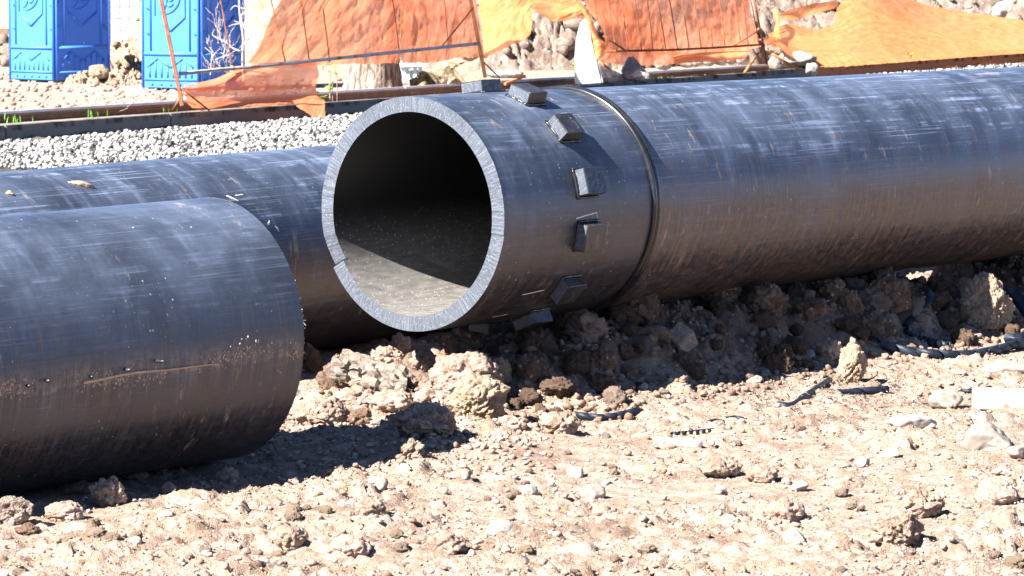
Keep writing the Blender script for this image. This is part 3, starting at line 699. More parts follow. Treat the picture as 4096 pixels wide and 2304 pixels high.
# white gravel between the back pipe and the kerb
def stones(name, pts, r0, r1, mat, label, kind='stuff', sub=1, flat=0.75, nvar=14, tone=None, z_in=0.3, ang=0.0, smooth=False, rough=0.3, crumb=0.0):
    var = [clod(sub, 100 + i, rough, crumb, ang) for i in range(nvar)]
    n = len(pts); nv = len(var[0][0]); Fb = var[0][1]
    rad = r0 + (r1 - r0) * RNG.random(n) ** 2.2
    V = np.zeros((n, nv, 3))
    for i in range(n):
        Vv = var[i % nvar][0] @ rnd_rot(RNG) * np.array([1, 1, flat]) * rad[i] * RNG.uniform(0.75, 1.25, 3)
        V[i] = Vv + pts[i] + np.array([0, 0, rad[i] * flat * (1 - z_in)])
    F = (Fb[None] + (np.arange(n) * nv)[:, None, None]).reshape(-1, 3)
    tn = RNG.random(n) if tone is None else tone
    o = obj(name, V.reshape(-1, 3), F, mat, None, smooth, attr={'tone': np.repeat(tn, nv)})
    return tag(o, kind=kind)
n = 19000
ss = RNG.uniform(-4.5, 8.2, n); qq = -0.03 - RNG.uniform(0, 1, n) * 6.6
m = noise3(np.stack([ss * 1.3, qq * 1.3, qq * 0], -1), 50) > -0.42 + 0.0 * qq
ss, qq = ss[m], qq[m]
n2 = 5200; ss = np.concatenate([ss, RNG.uniform(8.6, 34, n2)]); qq = np.concatenate([qq, -RNG.uniform(0, 1.3, n2)])
px_, py_ = KA[0] + KD[0] * ss + KN[0] * qq, KA[1] + KD[1] * ss + KN[1] * qq
zz = gh(px_, py_, False) + 0.012 * fbm(np.stack([ss * 3, qq * 3, qq * 0], -1), 2, 3) + RNG.uniform(-0.004, 0.016, len(ss))
stones('white_gravel', np.stack([px_, py_, zz], -1), 0.010, 0.032, M['gravel'], '', flat=0.8, tone=np.clip(RNG.normal(0.52, 0.36, len(ss)), 0, 1))

# ================================================================== portable toilets
def toilet(corner, lx, ly, side, label):
    """corner: nearest vertical edge at its foot; lx, ly: unit vectors along the left and the right visible faces"""
    H = 2.25; root = empty('portable_toilet', corner + (lx + ly) * side / 2 - np.array([0, 0, 0.09]), label, 'toilet', 'blue portable toilets')
    zb = corner[2]; up = np.array([0, 0, 1.0])
    faces = [(corner + lx * side, -lx), (corner, ly), (corner + ly * side, lx), (corner + (lx + ly) * side, -ly)]
    c = corner + (lx + ly) * side / 2
    V, F = obox(c + up * (H / 2), lx, ly, up, side - 0.03, side - 0.03, H); obj('body', *bevelled(V, F, 0.01, 2), M['blue'], root)
    V, F = obox(c + up * (H + 0.05), lx, ly, up, side + 0.06, side + 0.06, 0.1); V[4:] = (V[4:] - c) * np.array([0.8, 0.8, 1.1]) + c; obj('roof', *bevelled(V, F, 0.02, 2), M['blue'], root)
    for i in (0, 1, 2): 
        cc = c + lx * (i - 1) * side * 0.38 - up * 0.045; V, F = obox(cc, lx, ly, up, 0.10, side * 0.98, 0.085); obj('skid', *bevelled(V, F, 0.004), M['timber'], root)
    for fi, (o0, ax) in enumerate(faces):
        out = np.cross(ax, up)
        pnl_V, pnl_F = obox(o0 + ax * side / 2 + up * (H / 2) + out * 0.004, ax, out, up, side - 0.02, 0.034, H - 0.01)
        pn = obj('side_panel', *bevelled(pnl_V, pnl_F, 0.006, 2), M['blue'], root)
        q = lambda u, z: o0 + ax * (u * side) + up * z + out * 0.022
        def rib(name, pts, w, h, b=0.008):
            Vs = []
            for (a, b_) in zip(pts[:-1], pts[1:]): Vs.append(bevelled(*bar(q(*a), q(*b_), w, h, out), b, 2))
            V, F = join(Vs); obj(name, V, F, M['blue'], pn, True)
        rib('corner_rib', [(0.015, 0.0), (0.015, H - 0.02)], 0.03, 0.03); rib('corner_rib', [(0.985, 0.0), (0.985, H - 0.02)], 0.03, 0.03)
        rib('upright_rib', [(0.155, 0.49), (0.155, 2.1)], 0.026, 0.034); rib('upright_rib', [(0.845, 0.49), (0.845, 2.1)], 0.026, 0.034)
        rib('upright_rib', [(0.235, 0.93), (0.235, 2.0)], 0.018, 0.022); rib('upright_rib', [(0.765, 0.93), (0.765, 2.0)], 0.018, 0.022)
        rib('cross_rib', [(0.03, 0.455), (0.97, 0.455)], 0.055, 0.036, 0.012); rib('foot_rib', [(0.03, 0.115), (0.97, 0.115)], 0.03, 0.03)
        rib('chevron', [(0.235, 0.945), (0.50, 0.755), (0.765, 0.945)], 0.034, 0.04, 0.01)
        rib('zigzag', [(0.09, 0.275), (0.28, 0.40), (0.50, 0.275), (0.72, 0.40), (0.91, 0.275)], 0.026, 0.03)
        for j in range(8):
            u = 0.13 + j * 0.1057; zt = 0.385 - abs(((u - 0.28) if u < 0.5 else (u - 0.72))) * 0.58; rib('flute', [(u, 0.135), (u, zt)], 0.034, 0.022, 0.009)
        for j in range(4):
            z = 0.70 + j * 0.33
            rib('slant_rib', [(0.045, z + 0.07), (0.125, z)], 0.026, 0.026); rib('slant_rib', [(0.875, z + 0.07), (0.955, z)], 0.026, 0.026)
        for j in range(5):
            Vc, Fc = ico(2); obj('foot_knob', q(0.17 + j * 0.165, 0.055) + Vc * 0.021, Fc, M['blue'], pn, True)
        Vc, Fc = ico(2); obj('rivet', q(0.52, 0.52) + Vc * 0.011, Fc, M['white_plastic'], pn, True)
        em = [[(0.30, 0.995), (0.42, 0.985), (0.55, 1.03), (0.645, 1.13), (0.665, 1.26), (0.60, 1.38), (0.48, 1.44)],
              [(0.30, 0.995), (0.38, 1.04), (0.42, 1.10), (0.44, 1.20), (0.42, 1.32), (0.48, 1.44)], [(0.43, 1.12), (0.50, 1.09), (0.57, 1.13)],
              [(0.45, 1.19), (0.51, 1.16), (0.58, 1.20)], [(0.45, 1.26), (0.51, 1.23), (0.58, 1.27)]]
        tv = []
        for k_, pl in enumerate(em):
            pp = crom(pl, len(pl) * 5); tv.append(tube([q(*x) for x in pp], 0.018 * np.sin(np.linspace(0.25, math.pi - 0.25, len(pp))) + 0.003, 6))
        V, F = join(tv); obj('leaf_emblem', V, F, M['blue'], pn, True)
def two_face(pxl, pyl, pxc, pyc, pxr, zb, dsc=1.0):
    c = G(pxc, pyc, zb); dc = depth_of(c); wl = (pxc - pxl) / FPX * dc; wr = (pxr - pxc) / FPX * dc
    side = math.hypot(wl, wr); th = math.asin(min(1, wl / side)) + 0.11
    return c, np.array([-math.sin(th), math.cos(th), 0]), np.array([math.cos(th), math.sin(th), 0]), side
c, lx, ly, sd = two_face(41, 313, 221, 323, 435, 0.08); toilet(c, lx, ly, sd, 'blue portable toilet beside the wire-caged tank, leftmost in the background')
c, lx, ly, sd = two_face(578, 345, 801, 357, 981, 0.08); toilet(c, lx, ly, sd, 'blue portable toilet half hidden by the rusty frame and dry bush')

# caged white tank between the toilets
tk = empty('caged_tank', G(500, 262, 0.05), 'white tank in a grey wire cage between the blue toilets', 'tank')
d0 = depth_of(G(500, 262, 0.05)) + 6
a0 = P(425, 255, d0); a0[2] = 0.1; u = np.array([0.97, 0.24, 0]); w = np.array([-0.24, 0.97, 0]); up = np.array([0, 0, 1.0]); TW, TD, TH = 0.62, 0.9, 1.15
V, F = obox(a0 + u * (TW / 2) + w * TD / 2 + up * (TH / 2 + 0.1), u, w, up, TW, TD, TH); obj('tank_body', *bevelled(V, F, 0.04, 3), M['white_plastic'], tk, False)
for i in range(6):
    p = a0 - w * 0.03 + u * (i * 0.165 + 0.02); V, F = tube([p, p + up * 1.35], 0.006, 6); obj('cage_bar', V, F, M['steel'], tk)
for j in range(7):
    p = a0 - w * 0.045 + up * (0.05 + j * 0.205); V, F = tube([p, p + u * 0.92], 0.006, 6); obj('cage_bar', V, F, M['steel'], tk)
V, F = obox(a0 + u * (TW / 2) + w * TD / 2 + up * 0.05, u, w, up, 1.0, 1.0, 0.1); obj('pallet', *bevelled(V, F, 0.01), M['timber'], tk)
V, F = bar(P(-60, 126, 62), P(33, 126, 62), 0.09, 0.09, (0, 0, 1)); 
bmz = V[:, 2].min()
t = thing('timber_beam', V, F, M['brown_paint'], 'brown beam end to the left of the leftmost toilet', 'beam')
V, F = bar(P(-40, 140, 62), P(-40, 140, 62) * np.array([1, 1, 0]) + np.array([0, 0, 0.02]), 0.09, 0.09, (1, 0, 0)); obj('support_post', V, F, M['brown_paint'], t)

# ================================================================== spoil heaps behind the track
def heap(pxc, d, rx, ry, hgt, seed, mat, label, ang=0.0, base=0.03, lump=0.18, n=150, power=1.3, name='soil_heap', sq=1.0):
    c = P(pxc, 200, d); c[2] = base
    u = np.linspace(-1.25, 1.25, n); U, W = np.meshgrid(u, np.linspace(-1.25, 1.25, n)); r = np.hypot(U, W).ravel()
    ca, sa = math.cos(ang), math.sin(ang); x = (U * rx * ca - W * ry * sa).ravel(); y = (U * rx * sa + W * ry * ca).ravel()
    p = np.stack([x, y, x * 0], -1) + seed * 7.7
    r = r * (1 + 0.35 * fbm(p / 1.5, 3, seed))
    z = hgt * np.clip(1 - r ** power, -0.15, 1) * sq
    env = np.clip((1.1 - r) * 4, 0, 1)
    d1, e1, k1 = worley2(p[:, 0], p[:, 1], lump * 2.0, seed); d2, e2, k2 = worley2(p[:, 0], p[:, 1], lump, seed + 1); d3, e3, k3 = worley2(p[:, 0], p[:, 1], lump * 0.45, seed + 2)
    def ch(cell, sd_, amp):
        wx = cell * 0.75 * noise3(p / (cell * 0.8), sd_) + cell * 0.3 * noise3(p / (cell * 0.3), sd_ + 2); wy = cell * 0.75 * noise3(p / (cell * 0.8), sd_ + 1) + cell * 0.3 * noise3(p / (cell * 0.3), sd_ + 3)
        dd, ee, kk = worley2(p[:, 0] + wx, p[:, 1] + wy, cell, sd_); return amp * sstep(0.0, 0.30, ee - dd) * (0.25 + kk) * (1 - 0.4 * dd)
    z = z + env * (ch(lump * 2.2, seed, lump * 1.1) + ch(lump, seed + 1, lump * 0.6) + ch(lump * 0.45, seed + 2, lump * 0.30))
    z = z + env * (0.10 * fbm(p / (lump * 2.5), 4, seed, 0.6, True) + 0.35 * lump * fbm(p / (lump * 0.5), 3, seed + 5, 0.6, True))
    V = np.stack([c[0] + x, c[1] + y, c[2] + z - 0.02], -1)
    o = obj(name, V, grid_faces(n, n), mat, None, False, loc=c)
    tag(o, label, 'soil heap'); o['kind'] = 'structure'
    HEAPS.append((V[(r < 0.95)], mat))
    return o
HEAPS = []
heap(590, 55.2, 1.25, 0.9, 0.55, 3, M['heap_tan'], 'brown soil heap spilling out between the two toilets', lump=0.12)
heap(430, 52.3, 0.7, 0.5, 0.16, 8, M['heap_tan'], 'low brown soil at the right foot of the left toilet', lump=0.10)
heap(1180, 64.0, 3.0, 2.4, 2.5, 4, M['heap_tan'], 'tall tan soil heap behind the right toilet and the net', lump=0.14)
heap(2130, 59.5, 2.3, 2.0, 1.75, 5, M['heap_grey'], 'grey rubble heap seen under the torn orange net', lump=0.20, n=220)
heap(3000, 63.0, 3.4, 2.8, 2.3, 6, M['heap_grey'], 'rubble heap behind the right-hand fence panel', lump=0.20, n=220)
heap(4050, 70.5, 4.6, 3.4, 2.35, 7, M['heap_grey'], 'long rubble heap rising above the draped net', lump=0.20, n=220, power=1.6)
heap(-60, 60.0, 1.2, 0.8, 0.35, 9, M['heap_grey'], 'dark low soil at the far left edge', lump=0.12)
for k_, (mt_, nn_, r0_, r1_) in enumerate(((M['heap_grey'], 1100, 0.04, 0.20), (M['heap_tan'], 260, 0.025, 0.085))):
    pool = np.concatenate([v for v, m_ in HEAPS if m_ is mt_]); pts_ = pool[RNG.integers(0, len(pool), nn_)]
    stones('rubble', pts_, r0_, r1_, mt_, '', sub=2, flat=0.75, nvar=30, z_in=0.4, ang=0.9, rough=0.5, crumb=0.14)
def boulder(px, py, w, h, d, seed, mat, label, name='boulder', cat='boulder', ang=0.5, sub=4, group=None, dep=0.8, crumb=0.05, lean=0.0):
    s = d / FPX; Vc, Fc = clod(sub, seed, 0.3, crumb, ang); Vc = fit_box(Vc @ rnd_rot(np.random.default_rng(seed)), w * s, max(w, h) * s * dep, h * s)
    Vc[:, 0] += lean * Vc[:, 2]
    c = P(px, py, d); Vc = Vc + c + np.array([0, 0, h * s / 2])
    return thing(name, Vc, Fc, mat, label, cat, group, smooth=False)
boulder(395, 318, 85, 62, 52.0, 31, M['heap_tan'], 'rounded brown boulder at the foot of the leftmost toilet', ang=0.2, crumb=0.12)
# pointed grey rock and its neighbours in front of the right-hand panel
def cone_rock(pts_px, d, thick, seed, mat, name, label, cat, nz=0.02, sub=4):
    q = np.array([P(x, y, d) for x, y in pts_px]); n = len(q); off = np.array([0, thick, 0])
    top = q.mean(0); V = np.concatenate([q - off * 0.5 + 0, q + off * 0.5]); V[:n] = V[:n] * 0.985 + top * 0.015
    F = [tuple(range(n))[::-1], tuple(range(n, 2 * n))] + [(i, (i + 1) % n, n + (i + 1) % n, n + i) for i in range(n)]
    V, F = bevelled(V, F, thick * 0.12, 2, sub, nz, seed, 6)
    return thing(name, V, F, mat, label, cat, smooth=False)
cone_rock([(2482, 292), (2500, 255), (2522, 224), (2545, 235), (2572, 270), (2596, 312), (2540, 322), (2495, 320)], 51.5, 0.25, 3, M['grey_stone'], 'boulder', 'pointed dark grey rock in front of the right-hand fence panel', 'boulder', 0.03)
boulder(2558, 328, 98, 42, 50.8, 45, M['grey_stone'], 'low dark clod at the foot of the pointed grey rock', crumb=0.12)
cone_rock([(2302, 346), (2298, 262), (2302, 185), (2312, 122), (2326, 84), (2350, 70), (2361, 84), (2370, 140), (2384, 215), (2402, 285), (2412, 338)], 49.4, 0.20, 5, M['white_plastic'] if False else M['slab'], 'stone_slab', 'tall white slab standing upright at the end of the torn net', 'stone slab', 0.012)
boulder(2432, 338, 105, 68, 50.6, 52, M['white_stone'], 'pale rock leaning against the tall white slab', ang=0.7)
boulder(2655, 282, 80, 66, 54.5, 53, M['white_stone'], 'pale boulder in the gap under the right-hand net', ang=0.7)
boulder(3185, 272, 170, 70, 56.5, 54, M['stone'], 'long speckled rock at the foot of the draped net', ang=0.7, lean=-0.3)
boulder(3247, 306, 52, 56, 54.4, 55, M['white_stone'], 'white stone standing on the kerb beside the draped net', ang=0.7)
boulder(3100, 280, 62, 55, 56.2, 56, M['stone'], 'grey stone beside the right leg of the fence panel', ang=0.7)
boulder(3130, 230, 130, 75, 58.0, 61, M['heap_grey'], 'earthy lump where the draped net is tied', crumb=0.14, ang=0.1)
for i, x in enumerate((2745, 2790, 2835, 2880, 2925, 2968)):
    boulder(x, 272 - i * 3, 62, 40 + (i % 3) * 6, 58.0, 70 + i, M['white_stone'] if i % 2 else M['stone'], ('small rubble stone at the left end of the row under the net hem', 'pale stone second from the left in the row under the net hem', 'tall grey stone third from the left under the net hem', 'pale stone fourth from the left under the net hem', 'grey stone second from the right under the net hem', 'pale tall stone at the right end of the row under the net hem')[i], group='rubble stones below the right-hand net', sub=3, ang=0.6)
boulder(4030, 78, 150, 85, 68.0, 62, M['white_stone'], 'big white block at the top right above the draped net', ang=0.8)
for (x, y, w, h, d, sd_, lb) in ((1785, 330, 120, 60, 50.2, 81, 'lowest tan soil lump, beside the stump'), (1878, 236, 80, 60, 52, 82, 'topmost tan soil lump, behind the orange frame post'), (1830, 262, 90, 40, 51.5, 83, 'middle tan soil lump, just above the stump')):
    boulder(x, y + 10, w, h, d, sd_, M['heap_tan'], lb, 'soil_lump', 'soil lump', group='tan soil lumps by the stump', crumb=0.12, ang=0.1)
boulder(2020, 318, 150, 40, 54.5, 84, M['grey_stone'], 'flat dark slab lying along the rail below the rubble heap', ang=0.6)

n = 2600
ss = RNG.uniform(-6, 14, n); qq = RNG.uniform(1.5, 11, n); px_, py_ = KA[0] + KD[0] * ss + KN[0] * qq, KA[1] + KD[1] * ss + KN[1] * qq
stones('soil_crumbs', np.stack([px_, py_, gh(px_, py_, False)], -1), 0.010, 0.055, M['crumb'], '', sub=1, flat=0.7, nvar=30, z_in=0.4, ang=0.6, rough=0.8, crumb=0.0)
# ================================================================== tree and stump
def trunk():
    b = P(1470, 386, 49.0); b[2] = 0.0; n, m = 56, 70; V = []
    zs = np.linspace(-0.05, 3.6, m); al = np.linspace(0, 2 * math.pi, n, endpoint=False)
    Z, A = np.meshgrid(zs, al, indexing='ij')
    R = 0.335 + 0.13 * np.exp(-(Z + 0.05) / 0.22) * (1 + 0.35 * np.sin(A * 4 + 1)) - 0.02 * Z
    p = np.stack([np.cos(A.ravel()) * 5, np.sin(A.ravel()) * 5, Z.ravel() * 0.9], -1)
    R = R + 0.030 * fbm(p * 2.2, 4, 5, 0.6, True).reshape(R.shape)
    lean = 0.05 * Z
    V = np.stack([b[0] + 0.06 + lean + R * np.cos(A), b[1] + R * np.sin(A), b[2] + Z], -1).reshape(-1, 3)
    t = empty('tree', b, 'thick tree trunk standing at the kerb behind the orange net', 'tree')
    F = [tuple(int(k) for k in f) for f in grid_faces(m, n, True)]
    obj('trunk', V, F, M['bark'], t, True)
    top = np.array([b[0] + 0.06 + 0.18, b[1], b[2] + 3.5])
    r = random.Random(4)
    def limb(p, d, L, rad, lev):
        pts = [p]; dd = np.array(d, float)
        for _ in range(6):
            dd = dd + np.array([r.uniform(-.18, .18), r.uniform(-.18, .18), r.uniform(-.05, .2)]); dd /= np.linalg.norm(dd); pts.append(pts[-1] + dd * L / 6)
        out = [tube(pts, np.linspace(rad, rad * 0.55, 7), 9)]
        if lev < 3:
            for k in range(3):
                nd = dd + np.array([r.uniform(-1, 1), r.uniform(-1, 1), r.uniform(0, .8)]) * 0.9; out += limb(pts[r.choice((4, 5, 6))], nd / np.linalg.norm(nd), L * 0.65, rad * 0.5, lev + 1)
        return out
    for dv in ((0.5, 0.2, 1), (-0.6, 0.1, 1), (0.05, -0.5, 1.1)):
        V, F = join(limb(top - np.array([0, 0, 0.15]), np.array(dv) / np.linalg.norm(dv), 1.6, 0.16, 1)); obj('limb', V, F, M['bark'], t, True)
trunk()
def stump():
    b = P(1765, 372, 49.0); sc = 49.0 / FPX; n, m = 48, 26
    root = empty('tree_stump', (b[0], b[1], 0.04), 'gnarled sawn-off stump leaning beside the frame post', 'tree stump')
    ax0 = P(1715, 375, 49.0); ax1 = P(1835, 288, 49.2); dirv = ax1 - ax0
    X, Yv, D = frame(dirv); t = np.linspace(0, 1, m); al = np.linspace(0, 2 * math.pi, n, endpoint=False)
    T, A = np.meshgrid(t, al, indexing='ij')
    R = 0.26 - 0.06 * T + 0.10 * (1 - T) ** 3 * (1 + 0.8 * np.sin(3 * A + 1.0))
    R = R + 0.035 * fbm(np.stack([np.cos(A.ravel()) * 4, np.sin(A.ravel()) * 4, T.ravel() * 2], -1), 4, 9, 0.6, True).reshape(R.shape)
    V = (ax0 + T[..., None] * dirv + (R * np.cos(A))[..., None] * X + (R * np.sin(A))[..., None] * Yv).reshape(-1, 3)
    F = [tuple(int(k) for k in f) for f in grid_faces(m, n, True)]
    obj('trunk', V, F, M['stump_bark'], root)
    cen = ax1 + dirv * 0.01; rimi = (m - 1) * n
    Vc = [cen] + [V[rimi + k] + dirv * 0.012 * math.sin(k * 2.1) for k in range(n)]
    obj('sawn_end', np.array(Vc), [(0, 1 + k, 1 + (k + 1) % n) for k in range(n)], M['cut_wood'], root)
    V, F = bevelled(*bar(P(1843, 268, 48.8), P(1915, 352, 48.6), 0.20, 0.14, (0.2, -1, 0.4)), 0.01, 1, 3, 0.03, 3, 9); obj('split_wood', V, F, M['cut_wood'], root)
    for (x0, y0, x1, y1) in ((1700, 345, 1650, 378), (1730, 372, 1690, 384), (1640, 370, 1600, 372)):
        V, F = tube([P(x0, y0, 48.7), P((x0 + x1) / 2, (y0 + y1) / 2 - 3, 48.5), P(x1, y1, 48.3)], [0.07, 0.05, 0.02], 8); obj('root', V, F, M['stump_bark'], root, True)
stump()
# pale blue slab on splayed legs, seen below the net
sb = empty('bench', P(1640, 345, 53), 'pale blue slab on splayed legs just right of the tree trunk', 'bench')
V, F = bar(P(1596, 262, 53), P(1695, 258, 53), 0.35, 0.05, (0, 0, 1)); obj('seat', *bevelled(V, F, 0.01, 2), M['white_plastic'], sb)
for (xa, ya, xb, yb) in ((1612, 268, 1606, 346), (1626, 268, 1640, 346), (1662, 268, 1658, 342), (1680, 268, 1692, 342)):
    V, F = bar(P(xa, ya, 52.95), P(xb, yb, 52.95), 0.05, 0.07, (0, -1, 0)); obj('leg', *bevelled(V, F, 0.006), M['pale_blue'], sb)
V, F = bar(P(1600, 305, 53.25), P(1690, 303, 53.25), 0.02, 0.16, (0, 0, 1)); obj('side_board', *bevelled(V, F, 0.006), M['pale_blue'], sb)

# ================================================================== rusty frames
def D1(px): return 41.6 + (px - 700) * (47.6 - 41.6) / 1240
fr = empty('site_fence', P(1300, 330, D1(1300)), 'rusty welded frame with a grey bottom rail and thin rods, holding the torn net', 'fence')
def seg(px0, py0, px1, py1, d0, d1=None, ext=0.0):
    a = P(px0, py0, d0); b = P(px1, py1, d1 if d1 else d0); return a - (b - a) * ext, b
p0, p1 = seg(645, 0, 729, 424, D1(700), None, 0.75); V, F = bar(p0, p1, 0.042, 0.042, (0, -1, 0)); obj('post', *bevelled(V, F, 0.004), M['rust'], fr)
p0, p1 = seg(1882, 0, 1941, 310, D1(1920), None, 1.0); V, F = bar(p0, p1, 0.048, 0.048, (0, -1, 0)); obj('post', *bevelled(V, F, 0.004), M['rust_light'], fr)
V, F = tube([P(718, 295, D1(718) - 0.03), P(1300, 238, D1(1300) - 0.03), P(1916, 174, D1(1916) - 0.03)], 0.022, 10); obj('bottom_rail', V, F, M['galv'], fr, True)
for (x0, x1, y1) in ((878, 928, 270), (1080, 1140, 244), (1197, 1237, 240), (1283, 1318, 238), (1567, 1597, 204), (1774, 1793, 185)):
    a, b = seg(x0, 0, x1, y1, D1(x1) - 0.01, None, 0.8); mid = (a + b) / 2 + np.array([0.012, 0, 0]); V, F = tube(crom([a, mid, b], 12), 0.0085 if x0 != 1774 else 0.005, 6); obj('rod', V, F, M['rust'], fr, True)
    V, F = tube([b + np.array([-0.012, -0.02, 0]), b + np.array([0.012, -0.02, 0])], 0.026, 8); obj('tie', V, F, M['rust_light'], fr)
for (x0, y0, x1, y1, dd) in ((1892, 32, 1762, 192, -0.05), (720, 350, 838, 442, -0.35), (735, 372, 690, 440, 0.3), (845, 258, 872, 284, -0.05), (1936, 250, 2000, 312, -0.2)):
    V, F = tube([P(x0, y0, D1(x0)), P(x1, y1, D1(x1) + dd)], 0.010, 6); obj('brace', V, F, M['rust'], fr, True)
V, F = bar(P(2020, 336, 49.5), P(2100, 304, 50.5), 0.03, 0.03, (0, 0, 1)); thing('broken_stick', V, F, M['rust_light'], 'short orange-brown stick lying by the rail behind the collar blocks', 'stick')

pf = empty('site_fence', P(2740, 250, 53.5), 'fence panel of thin rusty rods leaning in front of the red net', 'fence')
D2 = lambda px: 52.2 + (px - 2420) * 2.4 / 640
pts = [(2424, 206), (2700, 199), (2860, 191), (3055, 178)]
V, F = tube([P(x, y, D2(x)) for x, y in pts], 0.016, 8); obj('bottom_rail', V, F, M['rust'], pf, True)
a, b = seg(3017, 0, 3069, 258, D2(3060), None, 1.0); V, F = bar(a, b, 0.03, 0.03, (0, -1, 0)); obj('post', *bevelled(V, F, 0.003), M['rust'], pf)
for (x0, x1, y1) in ((2426, 2465, 203), (2480, 2514, 201), (2535, 2566, 199), (2585, 2612, 196), (2626, 2663, 194), (2674, 2711, 203), (2723, 2756, 190), (2773, 2805, 192), (2822, 2851, 190), (2874, 2900, 182), (2935, 2962, 165), (2968, 2993, 177), (2999, 3036, 175), (2372, 2390, 80)):
    a, b = seg(x0, 0, x1, y1, D2(x1) - 0.03, None, 0.9); mid = (a + b) / 2 + np.array([0.015, 0, 0])
    V, F = tube(crom([a, mid, b], 10), 0.0085, 6); obj('rod', V, F, M['rust'], pf, True)
for (x0, y0, x1, y1, d0, d1) in ((2414, 144, 2500, 201, -0.05, -0.05), (3045, 116, 2937, 181, -0.05, -0.05)):
    V, F = tube([P(x0, y0, D2(x0) + d0), P(x1, y1, D2(x1) + d1)], 0.012, 6); obj('brace', V, F, M['rust'], pf, True)
for (x0, y0, x1, y1, d0, d1) in ((3034, 210, 2979, 290, 54.6, 53.6), (3090, 217, 3196, 278, 54.6, 55.0), (2395, 245, 2506, 330, 52.2, 51.3), (2386, 242, 2322, 338, 52.0, 50.0)):
    V, F = tube([P(x0, y0, d0), P(x1, y1, d1)], 0.020 if y1 != 338 else 0.007, 7); obj('leg', V, F, M['rust_light'], pf, True)

# ================================================================== orange netting
def cloth(name, grids, mat, label, cat='netting', folds=0.03, group=None, res=(90, 130), seed=0, fs=(3.5, 14.0)):
    """grids: control rows of (px, py, depth), top row first; hung cloth with creases"""
    parts, uvs = [], []
    for gi, (rows, rot, amp) in enumerate(grids):
        C = np.array([[P(*p) for p in r] for r in rows]); nr, nc = res
        C = crom(C, nr); C = np.swapaxes(crom(np.swapaxes(C, 0, 1), nc), 0, 1)
        seg_u = np.concatenate([[0], np.cumsum(np.linalg.norm(np.diff(C[nr // 2], axis=0), axis=1))]); seg_v = np.concatenate([[0], np.cumsum(np.linalg.norm(np.diff(C[:, nc // 2], axis=0), axis=1))])
        UU, VV = np.meshgrid(seg_u, seg_v); c, s = math.cos(rot), math.sin(rot); a = UU * c - VV * s; b = UU * s + VV * c
        n1 = fbm(np.stack([a.ravel() * fs[0], b.ravel() * fs[1] * 0.35, a.ravel() * 0 + seed + gi * 3.3], -1), 4, seed + 3, 0.55)
        n2 = fbm(np.stack([a.ravel() * 2.2, b.ravel() * 2.2, a.ravel() * 0 + 9 + seed], -1), 3, seed + 5)
        dy = (amp * n1 * 1.3 + amp * 0.8 * n2).reshape(nr, nc)
        jag = 0.02 * noise3(np.stack([UU.ravel() * 9, VV.ravel() * 0, UU.ravel() * 0 + seed], -1), 8).reshape(nr, nc); w = np.linspace(0, 1, nr)[:, None] ** 4
        C = C + dy[..., None] * np.array([0.25, 1.0, 0.12]) + (jag * w)[..., None] * np.array([0, 0, 1.0])
        parts.append((C.reshape(-1, 3), grid_faces(nr, nc))); uvs.append(np.stack([a.ravel(), b.ravel()], -1))
    V, F = join(parts)
    return thing(name, V, F, mat, label, cat, group, True, np.concatenate(uvs))
e = 0.16
top = -330
cloth('orange_net', [
    ([[(1250, top, 43.9), (1330, top, 44.6), (1420, top, 45.1), (1510, top, 45.6), (1594, top, 46.1)],
      [(1120, 0, 43.8), (1240, 0, 44.3), (1370, 0, 45.0), (1490, 0, 45.6), (1594, 0, 46.1)],
      [(1066, 114, 43.4), (1200, 120, 44.1), (1350, 122, 44.9), (1480, 122, 45.5), (1596, 122, 46.1)],
      [(1038, 180, 43.2), (1180, 190, 44.0), (1340, 195, 44.8), (1480, 192, 45.5), (1598, 190, 46.1)],
      [(992, 252, 43.0), (1150, 262, 43.9), (1330, 258, 44.8), (1480, 254, 45.5), (1599, 252, 46.1)]], 0.75, 0.10),
    ([[(738, 338, 42.0), (850, 318, 42.5), (990, 262, 43.05), (1130, 248, 43.7), (1262, 240, 44.4)],
      [(740, 352, 41.9), (860, 338, 42.3), (1000, 305, 42.8), (1140, 282, 43.5), (1275, 300, 44.4)],
      [(742, 372, 41.9), (870, 372, 42.3), (1010, 358, 42.8), (1150, 340, 43.5), (1262, 345, 44.3)],
      [(748, 415, 41.8), (870, 408, 42.2), (1010, 396, 42.8), (1150, 386, 43.4), (1268, 392, 44.1)],
      [(790, 446, 41.7), (880, 434, 42.1), (1010, 425, 42.6), (1150, 416, 43.2), (1225, 412, 43.7)]], 0.15, 0.045),
    ([[(1170, 402, 43.2), (1200, 396, 43.4), (1235, 385, 43.7), (1268, 380, 43.9), (1292, 398, 44.0)],
      [(1188, 425, 42.9), (1212, 420, 43.0), (1240, 415, 43.2), (1270, 410, 43.4), (1298, 405, 43.6)],
      [(1225, 452, 42.7), (1245, 450, 42.8), (1262, 446, 42.9), (1280, 440, 43.0), (1300, 424, 43.2)],
      [(1268, 480, 42.5), (1275, 482, 42.5), (1285, 484, 42.6), (1294, 480, 42.6), (1300, 462, 42.8)],
      [(1288, 500, 42.4), (1290, 500, 42.4), (1294, 500, 42.4), (1298, 498, 42.4), (1300, 490, 42.5)]], 0.9, 0.03)],
    M['net'], 'orange safety net swept down and knotted low in front of the tree', seed=2, fs=(1.6, 9.0), group='torn orange safety nets')
